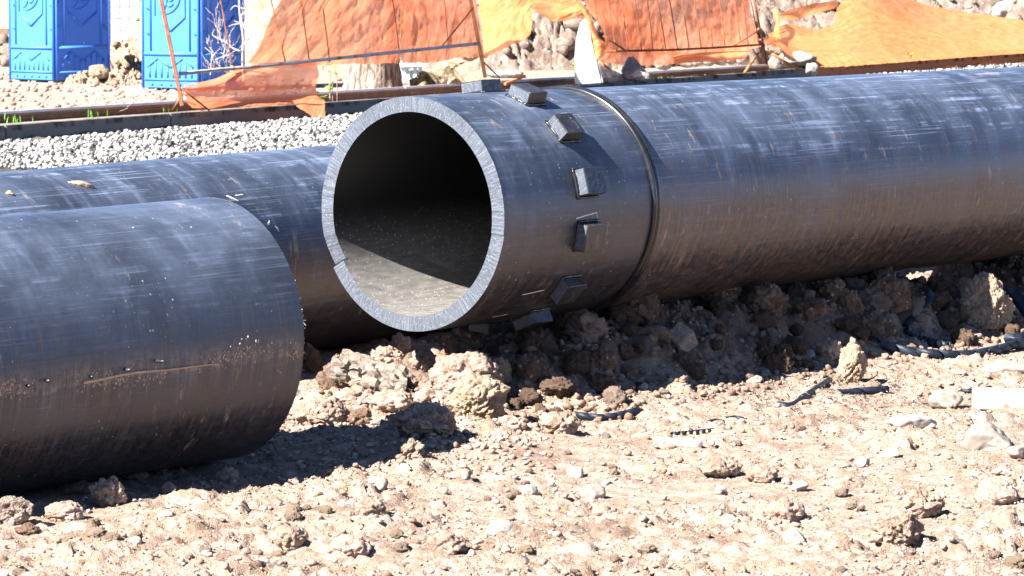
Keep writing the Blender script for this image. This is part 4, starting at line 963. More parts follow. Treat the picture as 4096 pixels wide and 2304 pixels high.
cloth('orange_net', [
    ([[(1600, top, 46.2), (1680, top, 46.6), (1760, top, 47.0), (1840, top, 47.4), (1890, top, 47.7)],
      [(1600, 0, 46.2), (1680, 0, 46.6), (1760, 0, 47.0), (1840, 0, 47.4), (1905, 0, 47.8)],
      [(1600, 120, 46.2), (1690, 120, 46.6), (1770, 120, 47.0), (1850, 115, 47.4), (1920, 110, 47.8)],
      [(1602, 190, 46.2), (1690, 190, 46.6), (1770, 188, 47.0), (1850, 182, 47.4), (1930, 172, 47.8)],
      [(1612, 253, 46.2), (1690, 252, 46.6), (1770, 244, 47.0), (1845, 228, 47.4), (1938, 232, 47.8)]], 1.2, 0.04)],
    M['net'], 'pinkish orange net panel tied to the frame beside the tree', seed=5, group='torn orange safety nets')
cloth('orange_net', [
    ([[(1915, top, 50.4), (2010, top, 50.5), (2110, top, 50.7), (2160, top, 50.8), (2230, top, 51.0), (2330, top, 51.2)],
      [(1915, 0, 49.2), (2000, 0, 49.3), (2080, -20, 49.6), (2150, -30, 49.9), (2230, -20, 50.1), (2325, 0, 50.3)],
      [(1925, 90, 48.6), (2005, 80, 48.7), (2075, 55, 49.0), (2140, 12, 49.5), (2225, 30, 49.8), (2335, 28, 50.0)],
      [(1932, 165, 48.1), (2010, 140, 48.3), (2090, 100, 48.7), (2130, 35, 49.3), (2222, 60, 49.6), (2342, 46, 49.9)],
      [(1938, 233, 47.7), (2016, 192, 48.0), (2118, 140, 48.5), (2136, 44, 49.2), (2220, 86, 49.5), (2346, 66, 49.9)]], 0.6, 0.05),
    ([[(2310, 10, 49.15), (2335, 22, 49.2), (2352, 40, 49.3)], [(2335, 60, 49.15), (2352, 70, 49.15), (2372, 84, 49.2)], [(2362, 130, 49.2), (2378, 136, 49.2), (2392, 142, 49.3)],
      [(2376, 190, 49.2), (2402, 184, 49.2), (2420, 178, 49.3)], [(2384, 236, 49.2), (2400, 234, 49.2), (2418, 220, 49.3)]], 0.3, 0.03)],
    M['net_sunlit'], 'sunlit yellow-orange net with a torn edge over the rubble heap', seed=8, group='torn orange safety nets')
cloth('orange_net', [
    ([[(2250, top, 53.0), (2450, top, 53.5), (2620, top, 54.0), (2800, top, 54.6), (2985, top, 55.2)],
      [(2330, -10, 53.0), (2480, 0, 53.5), (2640, 0, 54.0), (2820, 0, 54.6), (2998, 0, 55.2)],
      [(2405, 110, 52.9), (2500, 110, 53.4), (2650, 110, 54.0), (2830, 105, 54.6), (3020, 95, 55.2)],
      [(2420, 200, 52.8), (2510, 200, 53.3), (2655, 195, 53.9), (2840, 188, 54.5), (3032, 165, 55.1)],
      [(2392, 242, 52.7), (2505, 262, 53.2), (2660, 258, 53.8), (2845, 236, 54.4), (3045, 186, 55.0)]], 1.3, 0.03)],
    M['net'], 'red-orange net stretched behind the thin-rod fence panel', seed=11, group='torn orange safety nets')
cloth('orange_net', [
    ([[(2688, 218, 53.3), (2750, 214, 53.5), (2840, 208, 53.8), (2990, 204, 54.3)], [(2692, 232, 53.2), (2755, 226, 53.4), (2842, 222, 53.7), (2995, 216, 54.2)], [(2700, 250, 53.1), (2745, 240, 53.3), (2845, 238, 53.6), (2975, 232, 54.1)], [(2705, 266, 53.2), (2735, 252, 53.4), (2850, 246, 53.7), (2960, 238, 54.2)]], 0.1, 0.02)],
    M['net_sunlit'], 'yellow folded hem hanging below the red-orange net', seed=14, group='torn orange safety nets', res=(30, 100))
cloth('orange_net', [
    ([[(3075, 138, 56.5), (3150, 96, 57.2), (3258, 118, 57.8), (3338, 90, 58.6), (3358, 20, 59.6), (3480, -60, 61.5), (3722, 22, 63.5), (4096, 82, 66.5), (4600, 160, 70)],
      [(3078, 152, 56.4), (3160, 140, 57.0), (3268, 150, 57.5), (3348, 128, 58.2), (3440, 90, 59.2), (3560, 70, 60.5), (3760, 90, 62.3), (4096, 122, 65.0), (4600, 180, 68.5)],
      [(3085, 162, 56.3), (3170, 180, 56.7), (3280, 190, 57.1), (3380, 180, 57.7), (3480, 160, 58.6), (3620, 150, 59.8), (3800, 150, 61.3), (4096, 160, 63.6), (4600, 190, 67)],
      [(3095, 172, 56.2), (3190, 220, 56.5), (3300, 235, 56.8), (3420, 230, 57.3), (3540, 218, 58.2), (3680, 210, 59.3), (3850, 195, 60.7), (4096, 188, 62.6), (4600, 195, 66)],
      [(3105, 182, 56.1), (3215, 255, 56.3), (3320, 268, 56.5), (3450, 260, 57.0), (3580, 251, 57.8), (3720, 240, 58.9), (3880, 228, 60.2), (4096, 213, 62.0), (4600, 180, 65.2)]], -0.12, 0.032),
    ([[(3086, 40, 57.0), (3102, 34, 57.0), (3112, 40, 57.0)], [(3104, 75, 56.8), (3112, 75, 56.8), (3118, 80, 56.8)], [(3098, 120, 56.6), (3112, 122, 56.6), (3120, 126, 56.6)], [(3092, 150, 56.4), (3110, 152, 56.4), (3124, 158, 56.4)]], 0.2, 0.02),
    ([[(3118, 60, 57.2), (3160, 40, 57.5), (3230, 20, 58.2), (3345, 0, 59.4)], [(3122, 68, 57.2), (3165, 58, 57.5), (3238, 42, 58.2), (3350, 14, 59.4)], [(3140, 80, 57.2), (3185, 78, 57.5), (3235, 62, 58.2), (3356, 28, 59.4)]], 0.2, 0.02),
    ([[(3048, 150, 56.0), (3075, 148, 56.2), (3100, 146, 56.4)], [(3052, 165, 56.0), (3080, 168, 56.2), (3104, 170, 56.4)], [(3050, 176, 56.0), (3082, 182, 56.2), (3108, 186, 56.4)]], 0.2, 0.02)],
    M['net_sunlit'], 'wide orange net draped over the rubble and tied beside the fence panel', seed=17, folds=0.05, res=(110, 220), fs=(1.2, 26.0), group='torn orange safety nets')

# ================================================================== bare bush, dry brush, grass
def branchy(p, d, L, rad, lev, r, out, maxlev=4, kink=0.35, up=0.12):
    pts = [np.asarray(p, float)]; dd = np.asarray(d, float); n = 5
    for _ in range(n):
        dd = dd + np.array([r.uniform(-kink, kink), r.uniform(-kink, kink), r.uniform(-kink, kink) + up]); dd /= np.linalg.norm(dd); pts.append(pts[-1] + dd * L / n)
    out.append(tube(pts, np.linspace(rad, rad * 0.6, n + 1), 5))
    if lev < maxlev:
        for k in range(r.choice((2, 3))):
            nd = dd + np.array([r.uniform(-1, 1), r.uniform(-1, 1), r.uniform(-.5, .9)]) * 0.9; nd /= np.linalg.norm(nd)
            branchy(pts[r.choice((2, 3, 4, 5))], nd, L * r.uniform(.5, .75), rad * 0.62, lev + 1, r, out, maxlev, kink, up)
r = random.Random(12)
dB = 46.2; b0 = G(975, 330, 0.05); b0 = P(975, 318, dB); b0[2] = 0.05
bush = empty('bare_bush', b0, 'leafless pale bush in front of the right-hand blue toilet', 'bush')
def limb_px(pts, r0, r1, dd=dB):
    return tube(crom([P(x, y, dd) for x, y in pts], len(pts) * 5), np.linspace(r0, r1, len(pts) * 5), 7)
stem = limb_px([(975, 330), (970, 240), (972, 150), (962, 80), (957, 20), (963, -60)], 0.015, 0.009); obj('stem', *stem, M['twig'], bush, True)
for k, pts in enumerate(([(962, 205), (930, 192), (902, 168), (868, 152), (850, 138), (858, 118)], [(962, 208), (985, 190), (1010, 158), (1030, 152), (1050, 160)], [(965, 60), (985, 40), (960, 30), (938, 24), (922, 40)],
                         [(960, 95), (935, 98), (915, 106)], [(962, 92), (950, 88), (936, 84)], [(965, 120), (980, 90), (988, 60), (996, 30)], [(845, 250), (848, 215), (838, 205), (820, 190)], [(842, 300), (844, 262), (850, 230), (868, 205), (880, 195)])):
    V, F = limb_px(pts, 0.0115 if k < 2 else 0.008, 0.004); obj('branch', V, F, M['twig'], bush, True)
out = []
for _ in range(16):
    px, py = r.uniform(850, 1035), r.uniform(150, 300); p = P(px, py, dB + r.uniform(-.3, .3)); dv = np.array([r.uniform(-1, 1), r.uniform(-.5, .5), r.uniform(-.2, 1)]); branchy(p, dv / np.linalg.norm(dv), r.uniform(.18, .34), 0.0062, 2, r, out)
V, F = join(out); tag(obj('twig', V, F, M['twig'], bush, True), kind='stuff')
out = []
for _ in range(26):
    px = r.uniform(340, 720); b = G(px, 478 - 0.07 * px + r.uniform(-12, 12), 0.06); dv = np.array([r.uniform(-1, 1), r.uniform(-.6, .6), r.uniform(.05, .35)]); branchy(b, dv / np.linalg.norm(dv), r.uniform(.15, .32), 0.0045, 2, r, out, 4, 0.3, 0.0)
V, F = join(out); tag(thing('dry_brush', V, F, M['twig'], 'tangle of dry pale brush lying along the rail at the left', 'brush', smooth=True), kind='stuff')
def grass(px, py, z, n, h, spread, mat):
    out = []
    for _ in range(n):
        b = G(px, py, z) + np.array([r.gauss(0, spread), r.gauss(0, spread), 0]); L = h * r.uniform(.5, 1.1); a = r.uniform(0, 6.28); bend = r.uniform(.1, .6) * L; s_ = np.array([math.cos(a), math.sin(a), 0]); w = np.array([-s_[1], s_[0], 0]) * 0.006
        m_ = b + np.array([0, 0, L * .6]) + s_ * bend * .3; t_ = b + np.array([0, 0, L]) + s_ * bend
        out.append((np.array([b - w, b + w, m_ + w * .7, m_ - w * .7, t_]), [(0, 1, 2, 3), (3, 2, 4)]))
    return out
out = []
for (px, py, n, h) in ((55, 492, 16, .12), (350, 470, 26, .13), (420, 462, 14, .08), (560, 452, 12, .07), (655, 450, 10, .07)): out += grass(px, py, 0.05, n, h, 0.10, None)
for (px, py) in ((2610, 318), (2660, 312), (2740, 306), (2800, 302), (2880, 297), (2200, 338), (3095, 283), (1690, 372), (2960, 292)): out += grass(px, py, 0.09, 6, .03, 0.16, None)
V, F = join(out); tag(obj('grass', V, F, M['grass']), kind='stuff')
def seedling(pxs, d, label, group):
    out = []; stems = []
    b = P(pxs[0][0], pxs[0][1] + 30, d); 
    for (px, py) in pxs:
        c = P(px, py, d)
        for _ in range(7):
            a = r.uniform(0, 6.28); el = r.uniform(-.3, .9); dv = np.array([math.cos(a) * math.cos(el), math.sin(a) * math.cos(el), math.sin(el)]); X_, Y_, D_ = frame(dv); L = r.uniform(.04, .085); w = L * .3
            out.append((np.array([c, c + dv * L * .5 + X_ * w, c + dv * L, c + dv * L * .5 - X_ * w]), [(0, 1, 2, 3)]))
        stems.append(tube([np.array([c[0], c[1] + 0.02, 0.02 if c[2] < 0.42 and d < 50 else c[2] - 0.05]), c], 0.005, 5))
    V, F = join(stems); base_ = V.min(0)
    t = empty('young_shoot', (V[:, 0].mean(), V[:, 1].mean(), 0.02), label, 'plant', group)
    obj('stem', V, F, M['twig_brown'], t); V, F = join(out); obj('foliage', V, F, M['leaf'], t)
seedling([(1292, 265), (1340, 272), (1320, 290), (1348, 300)], 46.3, 'upper green shoots growing against the left side of the trunk', None)
seedling([(1270, 372), (1318, 350), (1320, 362), (1292, 385), (1330, 335)], 45.3, 'lower green shoots at the foot of the trunk by the net tail', None)
seedling([(2298, 266), (2290, 262)], 52, 'tiny green sprout in front of the rubble heap beside the white slab', None)
seedling([(3740, 8), (3748, 14)], 67, 'green sprout on the rubble above the draped net', None)
seedling([(3640, 220), (3645, 224)], 57.6, 'green leaf poking through a hole in the draped net', None)

# ================================================================== earth clods and stones in front
def clod_thing(px, py, w, h, seed, mat, label, name='earth_clod', cat='clod', group=None, dep=0.9, sub=5, crumb=0.12, ang=0.25, rot=0.0, lean=0.0, sink=0.12, rough=0.35, keep=False):
    g = hit1(px, py); z = gl(g[0], g[1]); d = depth_of(g); s = d / FPX
    Vc, Fc = clod(sub, seed, rough, 0.0, ang); rr = np.random.default_rng(seed)
    if not keep: Vc = Vc @ rnd_rot(rr)
    W, Hh = w * s, h * s / (1 - sink)
    Vc = fit_box(Vc, W, max(W * dep, 0.02), Hh)
    if lean: Vc[:, 0] += lean * (Vc[:, 2] + Hh / 2)
    if crumb > 0.035:
        nn = Vc / np.array([W, W * dep, Hh]); nn = nn / (np.linalg.norm(nn, axis=1, keepdims=True) + 1e-6); k = min(1.0, min(W, Hh * 1.3) / 0.20) * crumb / 0.12; o_ = seed * 1.37
        dv = 0.016 * fbm(Vc / 0.062 + o_, 4, seed, 0.6, True) + 0.008 * fbm(Vc / 0.019 + o_, 3, seed + 7, 0.6)
        dv = dv - 0.016 * sstep(0.10, 0.0, np.abs(noise3(Vc / 0.10 + o_, seed + 3))) - 0.007 * sstep(0.09, 0.0, np.abs(noise3(Vc / 0.04 + o_, seed + 4)))
        Vc = Vc + nn * (dv * k)[:, None]
    base_ = g + np.array([0, W * dep * 0.35, 0]); zb = z - Hh * sink
    Vc = Vc + np.array([base_[0], base_[1], zb - Vc[:, 2].min()])
    return thing(name, Vc, Fc, M[mat], label, cat, group)
HERO = [
 (1862, 1615, 320, 205, 201, 'clod', 'broad sunlit block of earth behind the yellow-crowned clod', dict(sub=6, ang=0.5, dep=0.7)),
 (1915, 1698, 262, 190, 202, 'clod_yellow', 'big rounded clod with a yellowish crown, below the block collar', dict(sub=6, ang=0.15, dep=0.9)),
 (2000, 1560, 110, 130, 221, 'clod_yellow', 'knobbly upright clod at the right end of the big sunlit block', dict(ang=0.2)),
 (1545, 1470, 165, 85, 203, 'clod', 'wide crumbly clod under the pointed peak of earth', dict(sub=6)),
 (1598, 1430, 100, 105, 204, 'clod', 'pointed peak of earth touching the rim of the sawn pipe end', dict(sub=5, ang=0.1)),
 (1690, 1500, 120, 90, 205, 'clod', 'dark shaded clod tucked under the rim of the sawn pipe end', dict()),
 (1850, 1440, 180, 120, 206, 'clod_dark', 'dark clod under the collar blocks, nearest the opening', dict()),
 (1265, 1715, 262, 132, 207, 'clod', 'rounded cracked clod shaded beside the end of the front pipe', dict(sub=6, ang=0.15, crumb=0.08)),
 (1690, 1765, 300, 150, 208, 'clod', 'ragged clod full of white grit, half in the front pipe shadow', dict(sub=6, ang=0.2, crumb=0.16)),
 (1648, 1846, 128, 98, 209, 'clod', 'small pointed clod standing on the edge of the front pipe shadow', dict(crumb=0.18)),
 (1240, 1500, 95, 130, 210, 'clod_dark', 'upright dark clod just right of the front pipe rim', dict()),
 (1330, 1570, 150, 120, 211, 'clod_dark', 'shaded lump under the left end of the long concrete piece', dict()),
 (1420, 1640, 190, 90, 212, 'clod', 'flattish clod below the long concrete piece', dict()),
 (1560, 1650, 200, 85, 213, 'clod', 'crumbly sunlit clod under the right end of the concrete piece', dict()),
 (1735, 1640, 150, 90, 214, 'clod', 'sunlit clod leaning on the big block from the left', dict()),
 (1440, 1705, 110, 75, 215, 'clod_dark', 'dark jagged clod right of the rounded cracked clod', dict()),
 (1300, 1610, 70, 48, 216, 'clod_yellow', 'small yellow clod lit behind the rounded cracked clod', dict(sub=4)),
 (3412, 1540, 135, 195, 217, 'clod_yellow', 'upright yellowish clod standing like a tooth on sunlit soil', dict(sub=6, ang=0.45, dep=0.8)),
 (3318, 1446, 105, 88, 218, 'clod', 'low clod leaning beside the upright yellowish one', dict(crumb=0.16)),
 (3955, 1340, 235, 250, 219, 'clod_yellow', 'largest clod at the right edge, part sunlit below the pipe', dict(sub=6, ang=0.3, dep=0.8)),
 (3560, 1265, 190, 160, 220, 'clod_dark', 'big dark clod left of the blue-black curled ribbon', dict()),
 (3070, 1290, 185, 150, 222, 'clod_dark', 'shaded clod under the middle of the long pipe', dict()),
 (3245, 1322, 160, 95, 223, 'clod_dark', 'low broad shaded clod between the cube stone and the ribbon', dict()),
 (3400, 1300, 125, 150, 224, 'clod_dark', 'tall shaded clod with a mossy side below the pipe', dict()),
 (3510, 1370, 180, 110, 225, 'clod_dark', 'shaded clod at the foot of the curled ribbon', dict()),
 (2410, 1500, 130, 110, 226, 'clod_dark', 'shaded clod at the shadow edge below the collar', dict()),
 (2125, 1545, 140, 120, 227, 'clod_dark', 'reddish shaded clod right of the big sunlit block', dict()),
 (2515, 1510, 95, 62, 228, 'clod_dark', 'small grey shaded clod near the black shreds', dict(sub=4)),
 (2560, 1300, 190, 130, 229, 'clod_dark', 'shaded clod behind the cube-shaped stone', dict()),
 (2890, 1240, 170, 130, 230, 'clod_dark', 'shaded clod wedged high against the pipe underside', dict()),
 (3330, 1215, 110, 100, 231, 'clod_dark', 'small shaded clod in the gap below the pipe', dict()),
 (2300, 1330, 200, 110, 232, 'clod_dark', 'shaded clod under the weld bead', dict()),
 (2240, 1745, 170, 100, 233, 'clod', 'low sunlit clod left of the curled tube shaving', dict()),
 (2040, 1730, 150, 70, 234, 'clod', 'flat sunlit clod in front of the yellow-crowned one', dict()),
 (425, 2035, 160, 120, 235, 'clod', 'sunlit clod on the ridge below the front pipe', dict(crumb=0.16)),
 (255, 2095, 175, 95, 236, 'clod', 'long low clod left on the sunlit ridge', dict()),
 (670, 1990, 80, 60, 237, 'clod', 'small pointed clod in the middle of the sunlit ridge', dict(sub=4)),
 (905, 1935, 110, 62, 238, 'clod', 'small clod at the right end of the sunlit ridge', dict(sub=4)),
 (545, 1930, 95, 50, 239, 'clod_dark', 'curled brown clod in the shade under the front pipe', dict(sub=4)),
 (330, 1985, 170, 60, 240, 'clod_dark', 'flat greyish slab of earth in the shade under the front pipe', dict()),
 (4000, 2030, 200, 110, 241, 'clod', 'clod with a dark hollow near the lower right edge', dict()),
 (3690, 2080, 210, 120, 242, 'clod', 'lumpy ridge of earth at the lower right', dict(sub=6)),
 (3590, 2200, 230, 160, 243, 'clod', 'broken dark-sided lump at the bottom right of centre', dict(sub=6)),
 (3050, 1935, 150, 80, 244, 'clod', 'dark moist clod right of centre in the foreground', dict()),
 (2880, 1920, 190, 95, 245, 'clod', 'dark moist clod with a shadowed hollow, left of its pair', dict()),
 (3140, 2110, 200, 110, 246, 'clod', 'rounded clod with a blue-grey flake beside it', dict()),
 (1480, 2085, 140, 110, 247, 'clod', 'brown clod in the foreground below the pointed clod', dict()),
 (1160, 2210, 150, 100, 248, 'clod', 'dark-sided clod in the bottom left foreground', dict()),
 (1840, 1935, 130, 65, 249, 'clod', 'low clod in the open sunlit ground below centre', dict(sub=4)),
 (2420, 2080, 120, 60, 250, 'clod', 'small clod in the open foreground right of centre', dict(sub=4)),
 (1400, 2240, 190, 95, 251, 'clod', 'pale broken clod at the bottom edge left of centre', dict()),
 (1790, 2225, 170, 90, 252, 'clod', 'flat-topped clod near the bottom edge in the middle', dict()),
]
HERO.append((45, 2110, 170, 130, 311, 'heap_grey', 'grey crusted rock cut off at the left edge of the foreground', dict(name='stone', cat='stone', ang=0.95, crumb=0.09, rough=0.25)))
HERO.append((110, 2150, 110, 60, 331, 'clod_dark', 'dark crumbly clod against the grey rock at the left edge', dict(crumb=0.16)))
for (px, py, w, h, sd_, mt, lb, kw) in HERO: clod_thing(px, py, w, h, sd_, mt, lb, **kw)
cl0, cl1 = P(1330, 1455, 16.25), P(1665, 1550, 16.15)
V, F = bevelled(*bar(cl0, cl1, 0.15, 0.095, (0.1, -0.5, 1)), 0.030, 2, 4, 0.045, 6, 6)
V = V + (0.012 * fbm(V / 0.045, 4, 9, 0.65) - 0.02 * sstep(0.08, 0, np.abs(noise3(V / 0.11, 12))))[:, None] * np.array([0.3, -1, 0.7])
thing('concrete_lump', V, F, M['concrete'], 'long grey concrete lump sloping across the clods before the opening', 'concrete lump')
# cube-shaped stone
z = 0.0
g = hit1(2728, 1418); s = depth_of(g) / FPX; L = 88 * s; g = g + np.array([0, 0.02, L * 0.66])
ex = np.array([0.74, 0.30, 0.60]); ex /= np.linalg.norm(ex); ey = np.cross([-0.35, 0.75, 0.55], ex); ey /= np.linalg.norm(ey); ez = np.cross(ex, ey)
V, F = bevelled(*obox(g, ex, ey, ez, L, L, L), 0.006, 2, 3, 0.006, 5, 30); thing('cube_stone', V, F, M['cube_stone'], 'cube-shaped paving stone tilted on a corner under the long pipe', 'stone')
STN = [
 (3655, 1725, 205, 58, 301, 'white_stone', 'flat whitish stone in the right foreground', 0.8), (3955, 1810, 205, 118, 302, 'stone', 'blocky pale stone with a flat lit top at the right edge', 0.9),
 (4070, 1840, 90, 60, 303, 'stone', 'wedge of pale stone cut off by the right edge', 0.8), (3560, 1835, 85, 42, 304, 'white_stone', 'small rectangular white stone right of centre', 0.9),
 (3790, 1640, 150, 75, 305, 'stone', 'leaf-shaped pale stone left of the white timber block', 0.7), (3450, 1870, 70, 40, 306, 'white_stone', 'small white stone left of the rectangular one', 0.8),
 (2785, 2085, 75, 55, 307, 'stone', 'pale faceted stone in the lower middle foreground', 0.8), (2885, 1990, 55, 45, 308, 'white_stone', 'rounded white stone above the faceted one', 0.5),
 (3200, 1970, 75, 48, 309, 'stone', 'angular pale stone beside the moist clods', 0.8), (3110, 2095, 95, 40, 310, 'grey_stone', 'thin blue-grey flake of stone in the foreground', 0.8),
 (1410, 2040, 60, 42, 312, 'white_stone', 'bright white stone left of the brown clod', 0.7),
 (1510, 1975, 95, 70, 313, 'stone', 'squarish pale stone below the shadow edge', 0.8), (2120, 1995, 90, 50, 314, 'white_stone', 'flat white stone in the sunlit middle ground', 0.8),
 (2370, 2000, 110, 62, 315, 'stone', 'pair of pale rounded stones right of centre', 0.4), (2300, 1910, 75, 42, 316, 'white_stone', 'thin white shard right of centre', 0.9),
 (2750, 1445, 0, 0, 0, '', '', 0), (3240, 1440, 52, 32, 317, 'white_stone', 'small bluish white stone at the shadow edge', 0.7),
 (2570, 1570, 50, 38, 318, 'white_stone', 'small pointed white stone below the black shreds', 0.8), (3020, 1540, 70, 36, 319, 'stone', 'pale stone in the lit ground left of the toothlike clod', 0.7),
 (2000, 2150, 120, 60, 320, 'white_stone', 'whitish flat stone near the bottom in the middle', 0.7), (1750, 2050, 90, 50, 321, 'stone', 'pale stone in the lower middle', 0.7),
 (660, 2080, 80, 36, 322, 'white_stone', 'flat white chip on the sunlit ground at left', 0.7), (540, 2185, 60, 36, 323, 'white_stone', 'small white chip low at left', 0.7), (1270, 2200, 60, 40, 324, 'white_stone', 'white chip beside the dark-sided clod', 0.7),
 (3180, 2180, 100, 60, 325, 'white_stone', 'white stone at the lower right of centre', 0.7), (4040, 1510, 220, 60, 326, 'stone', 'long pale flat stone lying at the right edge', 0.8),
]
for (px, py, w, h, sd_, mt, lb, an) in STN:
    if w: clod_thing(px, py, w, h, sd_, mt, lb, name='stone', cat='stone', ang=min(1.0, an + 0.15), crumb=0.045, sub=4, rough=0.22, sink=0.2)

# loose clods and pale stones: individual, alike
def scatter_things(n, name, cat, group, label, mats, sizes, region, sub=3, ang=0.2, crumb=0.13, flat=0.7, seed=0):
    rr = np.random.default_rng(seed); var = [clod(sub, 500 + seed * 20 + i, 0.35, crumb, ang) for i in range(8)]
    meshes = [mesh_of(name, v * np.array([1, 1, 1.0]), f, M[mats[i % len(mats)]]) for i, (v, f) in enumerate(var)]
    k = 0
    while k < n:
        px, py = region(rr); g = hit1(px, py); z = gl(g[0], g[1])
        if in_pipe(g[0], g[1]): continue
        rad = rr.uniform(*sizes) if rr.random() > 0.25 else rr.uniform(sizes[0], sizes[1]) * 1.4
        o = bpy.data.objects.new(name, meshes[k % 8]); COL.objects.link(o)
        o.location = (g[0], g[1], z + rad * flat * 0.35 + 0.004); o.scale = (rad * rr.uniform(.8, 1.3), rad * rr.uniform(.8, 1.3), rad * flat * rr.uniform(.8, 1.2)); o.rotation_euler = (rr.uniform(-.3, .3), rr.uniform(-.3, .3), rr.uniform(0, 6.28))
        tag(o, label, cat, group); k += 1
def in_pipe(x, y, m=0.0):
    for ax, r0, s0, s1 in ((AX_F, 0.30, -4, 0.02), (AX_B, 0.36, -9, 7)):
        s = (x - ax.c[0]) * ax.A[0] + (y - ax.c[1]) * ax.A[1]; t = (x - ax.c[0]) * ax.F[0] + (y - ax.c[1]) * ax.F[1]
        if s0 < s < s1 and abs(t) < r0 + m: return True
    return False
scatter_things(95, 'earth_clod', 'clod', 'loose sunlit clods scattered over the foreground', 'loose brown clod among many on the sunlit foreground soil', ['clod', 'clod', 'clod_yellow'], (0.014, 0.032), lambda rr: (rr.uniform(0, 4096), rr.uniform(1560, 2330) if rr.random() < .55 else rr.uniform(1880, 2330)), 4, 0.55, 0.26, 0.75, 1)
scatter_things(100, 'stone', 'stone', 'pale stones scattered over the foreground', 'small pale stone among many on the sunlit foreground soil', ['stone', 'white_stone', 'concrete'], (0.009, 0.022), lambda rr: (rr.uniform(0, 4096), rr.uniform(1500, 2320)), 3, 0.75, 0.02, 0.6, 2)
def pile_region(rr):
    s = rr.uniform(0.1, 6.2); t = rr.uniform(0.05, 0.75); p = AX_M.c + AX_M.A * s + AX_M.F * t; p[2] = gl(p[0], p[1]); q = p - np.array([0, 0, CAMH]); d = q[1] * CP - q[2] * SP
    return 2048 + FPX * q[0] / d, 1152 - FPX * (q[1] * SP + q[2] * CP) / d
scatter_things(140, 'earth_clod', 'clod', 'shaded clods heaped under the long pipe', 'dark clod among many heaped in the shade under the long pipe', ['clod_dark', 'clod_dark', 'clod'], (0.026, 0.072), pile_region, 4, 0.6, 0.26, 0.85, 3)

# crumbs nobody could count
def field(n, ex):
    yy = 11.3 + 8.2 * RNG.random(n) ** ex; xx = (RNG.random(n) * 2 - 1) * (0.35 + 0.142 * yy)
    dens = fbm(np.stack([xx / 0.7, yy / 0.7, xx * 0], -1), 2, 21) + 0.22
    k = (dens > RNG.uniform(-0.15, 0.50, n)) & ~np.array([in_pipe(a, b, 0.0) for a, b in zip(xx, yy)])
    return xx[k], yy[k]
xx, yy = field(44000, 1.15)
stones('soil_crumbs', np.stack([xx, yy, gh(xx, yy) - 0.001], -1), 0.0028, 0.0075, M['crumb'], '', sub=1, flat=0.8, nvar=40, tone=np.clip(RNG.beta(1.3, 1.3, len(xx)), 0, 1), z_in=0.2, ang=0.9, rough=0.6, crumb=0)
xx, yy = field(7500, 1.15)
ex_ = RNG.uniform(-1.25, 0.15, 1300); ey_ = RNG.uniform(13.9, 15.5, 1300); k = ~np.array([in_pipe(a, b, 0.0) for a, b in zip(ex_, ey_)]); xx = np.concatenate([xx, ex_[k]]); yy = np.concatenate([yy, ey_[k]])
stones('soil_crumbs', np.stack([xx, yy, gh(xx, yy) - 0.002], -1), 0.006, 0.021, M['crumb'], '', sub=2, flat=0.72, nvar=40, tone=np.clip(RNG.beta(1.3, 1.3, len(xx)), 0, 1), z_in=0.4, ang=0.95, rough=0.55, crumb=0.16)
n = 5500
s_ = RNG.uniform(-0.3, 7.5, n); t_ = RNG.uniform(-0.2, 0.9, n); xx = AX_M.c[0] + AX_M.A[0] * s_ + AX_M.F[0] * t_; yy = AX_M.c[1] + AX_M.A[1] * s_ + AX_M.F[1] * t_
stones('soil_crumbs', np.stack([xx, yy, gh(xx, yy) - 0.003], -1), 0.005, 0.028, M['crumb'], '', sub=2, flat=0.85, nvar=40, tone=RNG.random(n) * 0.32, z_in=0.45, ang=0.95, rough=0.55, crumb=0.16)
n = 1500
yy = 11.4 + 7.5 * RNG.random(n); xx = (RNG.random(n) * 2 - 1) * (0.3 + 0.142 * yy); k = ~np.array([in_pipe(a, b, 0.0) for a, b in zip(xx, yy)]); xx, yy = xx[k], yy[k]
stones('stone_chips', np.stack([xx, yy, gh(xx, yy)], -1), 0.003, 0.013, M['gravel'], '', sub=1, flat=0.6, nvar=20, z_in=0.3, ang=0.7, tone=np.clip(RNG.normal(0.65, 0.25, len(xx)), 0, 1))

# ================================================================== plastic swarf
def helix(path, rad, pitch, cover, phase=0.0, nseg=22, wob=0.0, thick=0.0016, seed=0):
    """strip of shaving wound round a path: a slit tube"""
    path = np.asarray(path, float); path = crom(path, 60); L = np.concatenate([[0], np.cumsum(np.linalg.norm(np.diff(path, axis=0), axis=1))]); tot = L[-1]
    turns = tot / pitch; N = max(12, int(turns * nseg)); ww = pitch * cover
    def at(l):
        l = np.clip(l, 0, tot - 1e-6); i = int(np.searchsorted(L, l, 'right') - 1); f = (l - L[i]) / (L[i + 1] - L[i]); p = path[i] * (1 - f) + path[i + 1] * f; return p, path[i + 1] - path[i]
    V = []; 
    for j in range(N + 1):
        l = tot * j / N; a = phase + 2 * math.pi * turns * j / N
        for e, rr in ((0, rad), (ww, rad), (ww, rad - thick), (0, rad - thick)):
            p, t = at(l + e); X_, Y_, D_ = frame(t); rw = rr * (1 + wob * math.sin(a * 0.37 + seed)); V.append(p + (X_ * math.cos(a) + Y_ * math.sin(a)) * rw)
    return np.array(V), [tuple(int(k) for k in f) for f in grid_faces(N + 1, 4, True)] + [(0, 1, 2, 3), tuple(N * 4 + k for k in (3, 2, 1, 0))]
def gpt(px, py, lift=0.0):
    g = hit1(px, py); return np.array([g[0], g[1], gl(g[0], g[1]) + lift])
